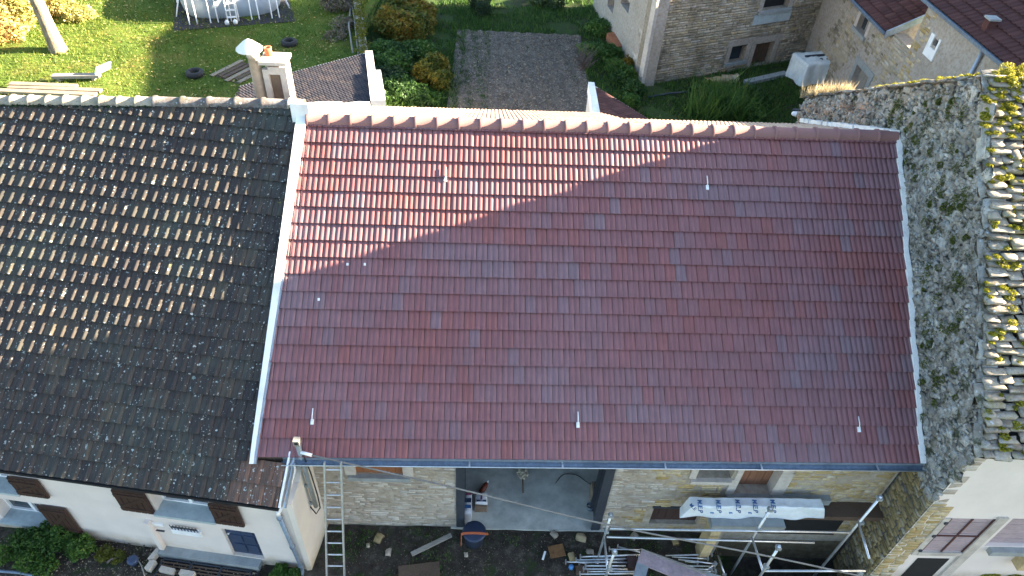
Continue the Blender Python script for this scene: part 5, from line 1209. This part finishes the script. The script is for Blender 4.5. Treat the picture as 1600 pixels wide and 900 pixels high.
a_ = unit([.5, .85, .25]); MB().lathe([(.001, -.14), (.06, -.13), (.065, .05), (.035, .12), (.02, .14)], p + (0, 0, .0), 12, a_).build('body', M['jug'], t); MB().lathe([(.026, .14), (.028, .19), (.001, .19)], p, 10, a_).build('cap', M['white'], t)
p = PZ(817, 738, .25); t = thing('floor_mop', (p[0], p[1], .012), 'pale round mop head with a short brown stick on the grey garage floor', 'mop')
V, F, T = leafcloud([(p[0], p[1], .22, .105, .12, .14)], 2600, .045, rt(.5, 1)); npobj('mop_head', (V, F, T), M['fluff'], t, 'stuff')
MB().lathe([(.001, -.12), (.07, -.08), (.09, 0), (.07, .08), (.001, .12)], (p[0], p[1], .22), 12).build('core', M['fluff'], t)
MB().tube([(p[0], p[1] - .02, .16), (p[0] + .01, p[1] - .40, .03)], .016, 8).build('stick', M['brown_plank'], t)
p = PZ(922, 792, .1); t = thing('small_bucket', (p[0], p[1], .012), 'small blue-green bucket beside the right garage post', 'bucket')
MB().lathe([(.001, .0), (.065, .0), (.085, .15), (.078, .15), (.06, .02), (.001, .02)], (p[0], p[1], .013), 16).build('body', M['zinc_dark'], t); MB().tube([(p[0] - .08, p[1], .16), (p[0], p[1] - .05, .21), (p[0] + .08, p[1], .16)], .005, 5).build('handle', M['galv'], t)
t = thing('plank_offcut', PZ(926, 762), 'pale wooden offcuts propped against the right side of the garage', 'wood')
for i in range(2): p = PZ(925 + 4 * i, 768, .2); MB().box(p, (.02, 0, 0), (0, .16, 0), (0.01, 0, .16)).build('offcut', M['pale_wood'], t)
pts = [PZ(a, b_, .03) for a, b_ in ((868, 755), (880, 742), (900, 742), (915, 752), (925, 758))]; tag(MB().tube(smooth(pts), .008, 5).build('floor_cable', M['cable']), 'thin black cable curled on the garage floor', 'cable')
# tub
p = PZ(741, 836, .25) * [1, 1, 0]; t = thing('mortar_tub', p, 'round dark blue tub with an orange strap in front of the garage', 'tub')
MB().lathe([(.001, .0), (.19, .0), (.235, .38), (.25, .40), (.24, .42), (.20, .43), (.001, .445)], p, 28).build('body', M['blue_plastic'], t)
sp_ = [p + np.array([-.27, -.16, .12]), p + np.array([-.27, -.10, .44])] + [p + np.array([x, -.085 + .02 * math.cos(x * 5), .452 + .01 * math.cos(x * 5)]) for x in np.linspace(-.24, .25, 8)] + [p + np.array([.29, -.06, .44])]
sb = MB()
for a, b_ in zip(sp_[:-1], sp_[1:]): d_ = unit(b_ - a); sb.box((a + b_) / 2, (b_ - a) / 2 * 1.03, unit(np.cross(UP if abs(d_[2]) < .8 else X1, d_)) * .024, np.cross(d_, unit(np.cross(UP if abs(d_[2]) < .8 else X1, d_))) * .006)
sb.build('strap', M['orange'], t)
# plank, rusty sheet, stick, stones
p, q = PZ(643, 866, .06), PZ(705, 836, .10); d_ = unit(q - p); tag(MB().box((p + q) / 2, d_ * np.linalg.norm(q - p) / 2, np.cross(UP, d_) * .045, UP * .02).build('loose_plank', M['grey_wood']), 'narrow weathered plank lying on the ground left of the blue tub', 'plank')
p = PZ(870, 861, .03); tag(MB().box(p, (.16, .03, .01), (-.03, .13, 0), (0, 0, .012)).add([], []).build('rusty_sheet', M['rust']), 'crumpled rust-brown sheet lying on the mud right of the tub', 'sheet')
p = PZ(850, 868, .03); tag(MB().box(p, (.03, .09, 0), (.02, -.008, 0), (0, 0, .015)).build('white_stick', M['white']), 'short white stick beside the rust-brown sheet', 'stick')
p = PZ(693, 890, .03); p = PZ(655, 893, .03); tag(MB().box(p, (.42, .06, 0), (-.02, .16, 0), (0, 0, .02)).build('rusty_plate', M['brown_plank']), 'flat dark reddish-brown plate at the bottom edge right of the ladder', 'plate')
st_spots = [(592, 841, .11, 'flat pale stone, the largest between the ladder and the plank'), (607, 863, .08, 'reddish stone lying below the large flat stone near the ladder'), (728, 867, .05, 'grey stone lying just below left of the blue tub'), (893, 870, .09, 'big tan stone beside the rust-brown sheet'), (922, 862, .07, 'pinkish round stone just above the ends of the tube pile'), (866, 835, .08, 'pale stone on the mud straight in front of the garage'), (908, 840, .10, 'broad whitish stone near the foot of the right garage post'), (575, 852, .05, 'small stone right beside the ladder rail'), (990, 838, .09, 'stone between the two long scaffold ledgers, nearest the left standard'), (1055, 846, .08, 'stone below the left end of the wrapped bundle'), (1100, 842, .09, 'stone at the foot of the landing pier')]
for i, (px, py, r, lab) in enumerate(st_spots):
    p = PZ(px, py, .0); V, F = ROCK[i % 12]; o = link('loose_stone', npmesh('loose_stone', V, F, M['mortar'] if i % 3 else M['ochre']), None, float(rng.uniform(.1, .6))); o.location = Vector(p); o.scale = (r * 2.0, r * 1.5, r * .8); o.rotation_euler = (0, 0, rng.uniform(0, 3))
    tag(o, lab, 'stone', 'loose stones in the yard')
n = 3500; P = np.stack([rng.uniform(-3.2, 8.2, n), rng.uniform(5.6, 7.5, n), rng.uniform(-.02, .03, n)], 1); P = P[pit(P[:, 0], P[:, 1]) < .02]; n = len(P)
tag(npobj('yard_litter', leafquads(P, .022, rng.uniform(0, .6, n), .6, .8), M['litter'], None, 'stuff'), 'small debris and dead leaves on the muddy yard', 'debris')
patch_of('yard_weeds', 'patchy weeds growing in the muddy yard along the wall foot', 14000, (-3.3, 8.2), (5.4, 7.55), .07, .02, M['leaf_green'], 0, .8, lambda x, y: (pit(x, y) < .02) & (nse(x, y, 3.1) > .25) & ((x < -.3) | (x > 2.6) | (nse(x, y, 5) > .5)), .9)
# ------------------ scaffold
t = thing('tube_scaffold', (5.5, 6.5, 0), 'low scaffold of galvanised tubes standing between the garage and the stone house', 'scaffold')
yb1, yf1 = 6.9, 6.12
def pz_y(px, py, y): return PY(px, py, y)
std = [((955, 803), (933, 875), yb1), ((1205, 793), (1156, 870), yb1), ((1377, 775), (1284, 882), yb1), ((961, 860), (940, 915), yf1), ((1218, 853), (1180, 912), yf1), ((1345, 893), (1333, 915), yf1)]
for (a, b_, y) in std:
    A_, B_ = pz_y(*a, y), pz_y(*b_, y); x = (A_[0] + B_[0]) / 2; zg = -1.27 if pit(B_[0], y) > .5 else -.03; o = MB().tube([(A_[0], y, A_[2]), (B_[0], y, zg)], .026, 8).build('standard', M['galv'], t)
    for f in (.03, .35): c = np.array([A_[0], y, A_[2] * (1 - f)]); MB().box(c, (.045, 0, 0), (0, .045, 0), (0, 0, .035)).build('coupler', M['concrete'], o)
    MB().lathe([(.07, 0), (.07, .01), (.02, .02)], (B_[0], y, zg), 10).build('base_plate', M['galv'], o)
def tube2(a, b_, nm, y0, y1, r=.024): return MB().tube([PY(*a, y0), PY(*b_, y1)], r, 8).build(nm, M['galv'], t)
tube2((953, 826), (1328, 832), 'ledger', yb1 - .03, yb1 - .03); tube2((948, 839), (1272, 848), 'ledger', yb1 - .03, yb1 - .03); tube2((1193, 892), (1352, 892), 'ledger', yf1, yf1)
tube2((944, 840), (950, 897), 'transom', yb1, yf1); tube2((1175, 840), (1192, 892), 'transom', yb1, yf1); tube2((1341, 815), (1358, 873), 'transom', yb1, yf1)
# pile of tubes
tubes = [((927, 871), (1000, 868)), ((884, 878), (985, 879)), ((907, 870), (1010, 866)), ((906, 897), (1000, 896)), ((915, 884), (978, 884)), ((912, 889), (980, 889)), ((905, 880), (975, 876)), ((965, 854), (1000, 863)), ((952, 858), (1000, 859)), ((1040, 868), (1112, 866)), ((1050, 870), (1106, 873)), ((1060, 874), (1118, 881)), ((1070, 877), (1090, 879)), ((1075, 884), (1116, 885)), ((1080, 889), (1112, 890)), ((1085, 893), (1118, 893)), ((1100, 894), (1118, 880)), ((1000, 893), (960, 893)), ((918, 893), (980, 892)), ((900, 875), (985, 873))]
ORD = ['topmost', 'second', 'third', 'fourth', 'fifth', 'sixth', 'seventh', 'eighth', 'ninth', 'tenth', 'eleventh', 'twelfth']
cntt = {0: 0, 1: 0}
for i, (a, b_) in enumerate(sorted(tubes, key=lambda q: q[0][1] + q[1][1])):
    sd = 0 if a[0] < 1010 else 1; cntt[sd] += 1; od = ORD[cntt[sd] - 1]
    z = .05 + .05 * (i % 4); p, q = PZ(*a, z), PZ(*b_, z + .03)
    tt = thing('scaffold_tube', (p[0], p[1], 0), od + ' galvanised tube from the top in the pile ' + ('left of' if sd == 0 else 'right of') + ' the frame panel', 'tube', 'scaffold tubes piled in the yard')
    MB().tube([p, q], .017, 8).build('tube', M['galv'], tt)
    e = p if a[0] < 1010 else q; d_ = unit(q - p); MB().box(e, d_ * .012, np.cross(d_, UP) * .04, UP * .04).build('end_plate', M['galv'], tt)
p, q = PZ(1122, 868, .05), PZ(1132, 898, .05); tt = thing('scaffold_tube', (p[0], p[1], 0), 'single scaffold tube lying apart, pointing towards the camera, right of the pile', 'tube', 'scaffold tubes piled in the yard'); MB().tube([p, q], .02, 8).build('tube', M['galv'], tt); MB().box(q, (.04, 0, 0), (0, .012, 0), (0, 0, .03)).build('end_plate', M['galv'], tt)
# grey frame panel over the pile
t = thing('frame_panel', PZ(1040, 880), 'weathered grey and brown trapdoor frame panel lying over the scaffold tubes', 'panel')
def zp(pts, z, th, nm, mt):
    q = [PZ(a, b_, z) for a, b_ in pts]; MB().prism(q, (0, 0, -th)).build(nm, M[mt], t)
zp(((1003, 857), (1100, 893), (1118, 915), (1085, 915), (1010, 884), (996, 878)), .34, .04, 'top_board', 'purple_wood')
zp(((998, 868), (1014, 884), (1006, 912), (986, 912)), .335, .04, 'side_board', 'zinc'); zp(((1092, 890), (1128, 900), (1130, 915), (1104, 915)), .332, .03, 'end_board', 'concrete')
zp(((1001, 857), (1003, 857), (1105, 894), (1100, 897)), .37, .03, 'edge_strip', 'grey_wood')
for (a, b_, lab, mt) in ((900, 886, 'small bright blue plastic canister beside the scaffold tubes', 'bright_blue'),):
    p = PZ(892, 887, .05); tag(MB().lathe([(.001, 0), (.055, 0), (.05, .07), (.001, .08)], p, 12).build('blue_cap', M[mt]), lab, 'cap')  # a loose blue plastic cap
p = PZ(910, 890, .04); tag(MB().box(p, (.14, .02, 0), (0, .09, 0), (0, 0, .02)).build('brown_board', M['brown_plank']), 'short brown board under the left end of the tube pile', 'board')
p = PZ(987, 880, .12); tag(MB().box(p, (.10, .0, 0), (0, .14, 0), (0, 0, .10)).build('dark_crate', M['dark_wood']), 'dark brown crate among the tubes left of the frame panel', 'crate')
# ------------------ landing with wrapped bundle
t = thing('stone_landing', (5.5, 7.2, 0), 'old stone landing on a stone pier under the upper door, dark beneath', 'landing')
MB().aabb(4.70, 6.20, 6.98, 7.60, 1.22, 1.40).build('slab', M['concrete'], t)
MB().aabb(4.72, 4.92, 6.95, 7.25, .0, 1.215).build('pier', M['ochre'], t)
MB().aabb(6.21, 8.36, 7.25, 7.60, 1.24, 1.38).build('beam', M['brown_plank'], t)
MB().aabb(5.05, 5.12, 7.15, 7.3, -.1, 1.21).build('prop', M['grey_wood'], t)
ZB = 1.41; H_ = .38
pL, pR = PZ(1074, 800, ZB + H_), PZ(1294, 790, ZB + H_); pT = PZ(1180, 778, ZB + H_)
cxm = np.array([(pL[0] + pR[0]) / 2, (pT[1] + PZ(1180, 809, ZB)[1]) / 2 , ZB]); hy = (pT[1] - PZ(1180, 809, ZB)[1]) / 2
ub = unit([1, .012, 0]); vb_ = np.array([-ub[1], ub[0], 0])
t = thing('wrapped_bundle', cxm, 'long bundle wrapped in white tarpaulin printed with blue M.E.P letters', 'bundle')
bun = tarpbox(cxm, ub, vb_, (pR[0] - pL[0]) / 2 * 1.03, hy * 1.08, H_, 21, .022, 70, 18, 6); bo = bun.build('tarpaulin', M['tarp'], t)
bvh = None
from mathutils.bvhtree import BVHTree
off = wloc(t); bvh = BVHTree.FromPolygons([Vector(v) for v in bun.v], bun.f)
def print_text(txt, cx, cy, size, mat, rot=-math.pi / 2, bold=.0):
    cu = bpy.data.curves.new('print', 'FONT'); cu.body = txt; cu.size = size; cu.align_x = 'CENTER'; cu.align_y = 'CENTER'; cu.resolution_u = 3; cu.offset = bold
    o = bpy.data.objects.new('tmp', cu); S.collection.objects.link(o); bpy.context.view_layer.update()
    me = bpy.data.meshes.new_from_object(o.evaluated_get(bpy.context.evaluated_depsgraph_get())); bpy.data.objects.remove(o)
    R = Matrix.Rotation(rot, 4, 'Z')
    for v in me.vertices:
        p = R @ v.co; wx = cx + p.x; wy = cy + p.y; h = bvh.ray_cast(Vector((wx, wy, 5)), Vector((0, 0, -1)))
        z = h[0].z if h[0] else ZB + H_
        if z < ZB + H_ - .05: q_ = bvh.find_nearest(Vector((wx, wy, ZB + H_ + .10))); z = q_[0].z
        z += .016; v.co = Vector((wx, wy, z)) - off
    me.materials.clear(); me.materials.append(M[mat]); link('print', me, t)
for px in (1093, 1122, 1152, 1179, 1207):
    p = PZ(px, 792, ZB + H_); print_text('M.E.P', p[0], p[1], .125, 'ink', -math.pi / 2 - .1, .004)
    q = PZ(px + 13, 805, ZB + H_ - .02); 
    if px < 1200 and px > 1080:
        print_text('E', q[0] + .08, q[1] + .03, .09, 'bright_blue', -math.pi / 2, .004)
for (px, py) in ((1080, 793),): 
    p = PZ(px, py, ZB + H_); print_text('M.E', p[0] + .03, p[1], .10, 'ink', -.9, .002)
# flat black panel painting the shade of the hollow right of the landing
sh_ = MB().aabb(6.15, 7.9, 7.585, 7.60, .02, 1.1); sh_.build('dark_opening_panel', M['dark'], nh)
# ------------------ left house surroundings
q = [PLW(a, b_) for a, b_ in ((256, 858), (412, 882))]; a0, a1 = aL(q[0]), aL(q[1])
MB().box(LP((a0 + a1) / 2, .05, .09), eL * (a1 - a0) / 2, outL * .09, UP * .08).build('door_step', M['concrete'], lh)
t = thing('drain_grating', LP((a0 + a1) / 2 + .1, 0, .65), 'dark metal drain grating in front of the blue door', 'grating')
gw = (a1 - a0) * .88
for k in range(3):
    fr = MB(); c0 = LP(a0 + gw * (k + .5) / 3 + .12, .02, .42); w3 = gw / 6 - .01
    for d_ in (-.19, .19): fr.box(c0 + outL * d_, eL * w3, outL * .012, UP * .02)
    for d_ in (-1, 1): fr.box(c0 + eL * w3 * d_, eL * .012, outL * .2, UP * .02)
    f_ = fr.build('grate_frame', M['steel_dark'], t)
    for j in range(5): MB().box(c0 + outL * (-.13 + .065 * j), eL * w3, outL * .012, UP * .014).build('bar', M['brown_plank'], f_)
tag(MB().box(LP((a0 + a1) / 2 + .1, -.03, .44), eL * gw * .53, outL * .25, UP * .02).build('drain_dark_panel', M['dark']), 'black pit under the drain grating', 'pit')  # black panel paints the shade below the bars
t = thing('kerb_stones', LP(a0, 0, .6), 'row of pale mossy kerb stones left and below the drain grating', 'kerb')
for (px, py, l, w_, an) in ((242, 868, .13, .05, 1.2), (236, 884, .10, .06, 1.25), (262, 892, .15, .05, -.2), (293, 897, .15, .05, -.15)):
    p = PZ(px, py, .06); d_ = np.array([math.cos(an), math.sin(an), 0]); MB().box(p, d_ * l, np.cross(UP, d_) * w_, UP * .07).build('kerb_stone', M['cream'], t, None, .7)
bush('green_bush', 'bushy green plant against the white wall under the lower brown shutter', [bl(75, 850, .26, .5), bl(105, 848, .26, .5), bl(132, 862, .24, .4), bl(45, 852, .24, .45)], 9000, .055, M['leaf_green'], .1, .9)
bush('yellow_green_bush', 'straggly yellow-green plant at the bottom left in front of the bushy green one', [bl(48, 880, .25, .3), bl(75, 888, .22, .25), bl(10, 872, .2, .3)], 3600, .05, M['leaf_green'], .4, 1)
bush('corner_bush', 'grass-like green bush at the foot of the white corner downpipe', [bl(440, 896, .13, .25), bl(460, 902, .13, .22), bl(430, 906, .12, .2)], 6000, .045, M['leaf_green'], .1, .9)
bush('wall_weeds', 'thin low weeds between the green bush and the blue pot', [bl(165, 868, .16, .15), bl(185, 872, .14, .12)], 1600, .045, M['leaf_autumn'], 0, .4, 'weeds')
p = PZ(208, 876, .1) * [1, 1, 0]; t = thing('blue_pot', p, 'small round dark blue pot in the bed left of the grating', 'pot'); MB().lathe([(.001, 0), (.08, 0), (.11, .14), (.10, .16), (.06, .17), (.001, .15)], p, 18).build('body', M['navy'], t)
pts = [PZ(a, b_, .06) for a, b_ in ((216, 876), (221, 884), (226, 900))]; tag(MB().tube(smooth(pts), .012, 6).build('garden_hose', M['grey_wood']), 'short pale hose curving beside the blue pot', 'hose')
pts = [PZ(a, b_, .04) for a, b_ in ((-10, 892), (30, 895), (62, 902))]; tag(MB().tube(smooth(pts), .035, 6).build('edging_strip', M['zinc_dark']), 'grey edging strip at the bottom left corner', 'edging')
n = 2500; P = np.stack([rng.uniform(-10, -4.4, n), rng.uniform(6.0, 7.2, n), rng.uniform(-.01, .03, n)], 1)
tag(npobj('bed_debris', leafquads(P, .03, rng.uniform(0, .9, n), .6, .8), M['litter'], None, 'stuff'), 'pebbles and dead leaves on the soil bed by the white wall', 'debris')
P = np.concatenate([mossclump(PZ(1570 + rng.uniform(-30, 40), 893 + rng.uniform(-6, 12), .15), .16, 500) for _ in range(8)]); tag(npobj('corner_plant', leafquads(P, .05, rng.uniform(.3, 1, len(P)), 0), M['moss']), 'yellow-green sunlit plant at the bottom right corner', 'plant')
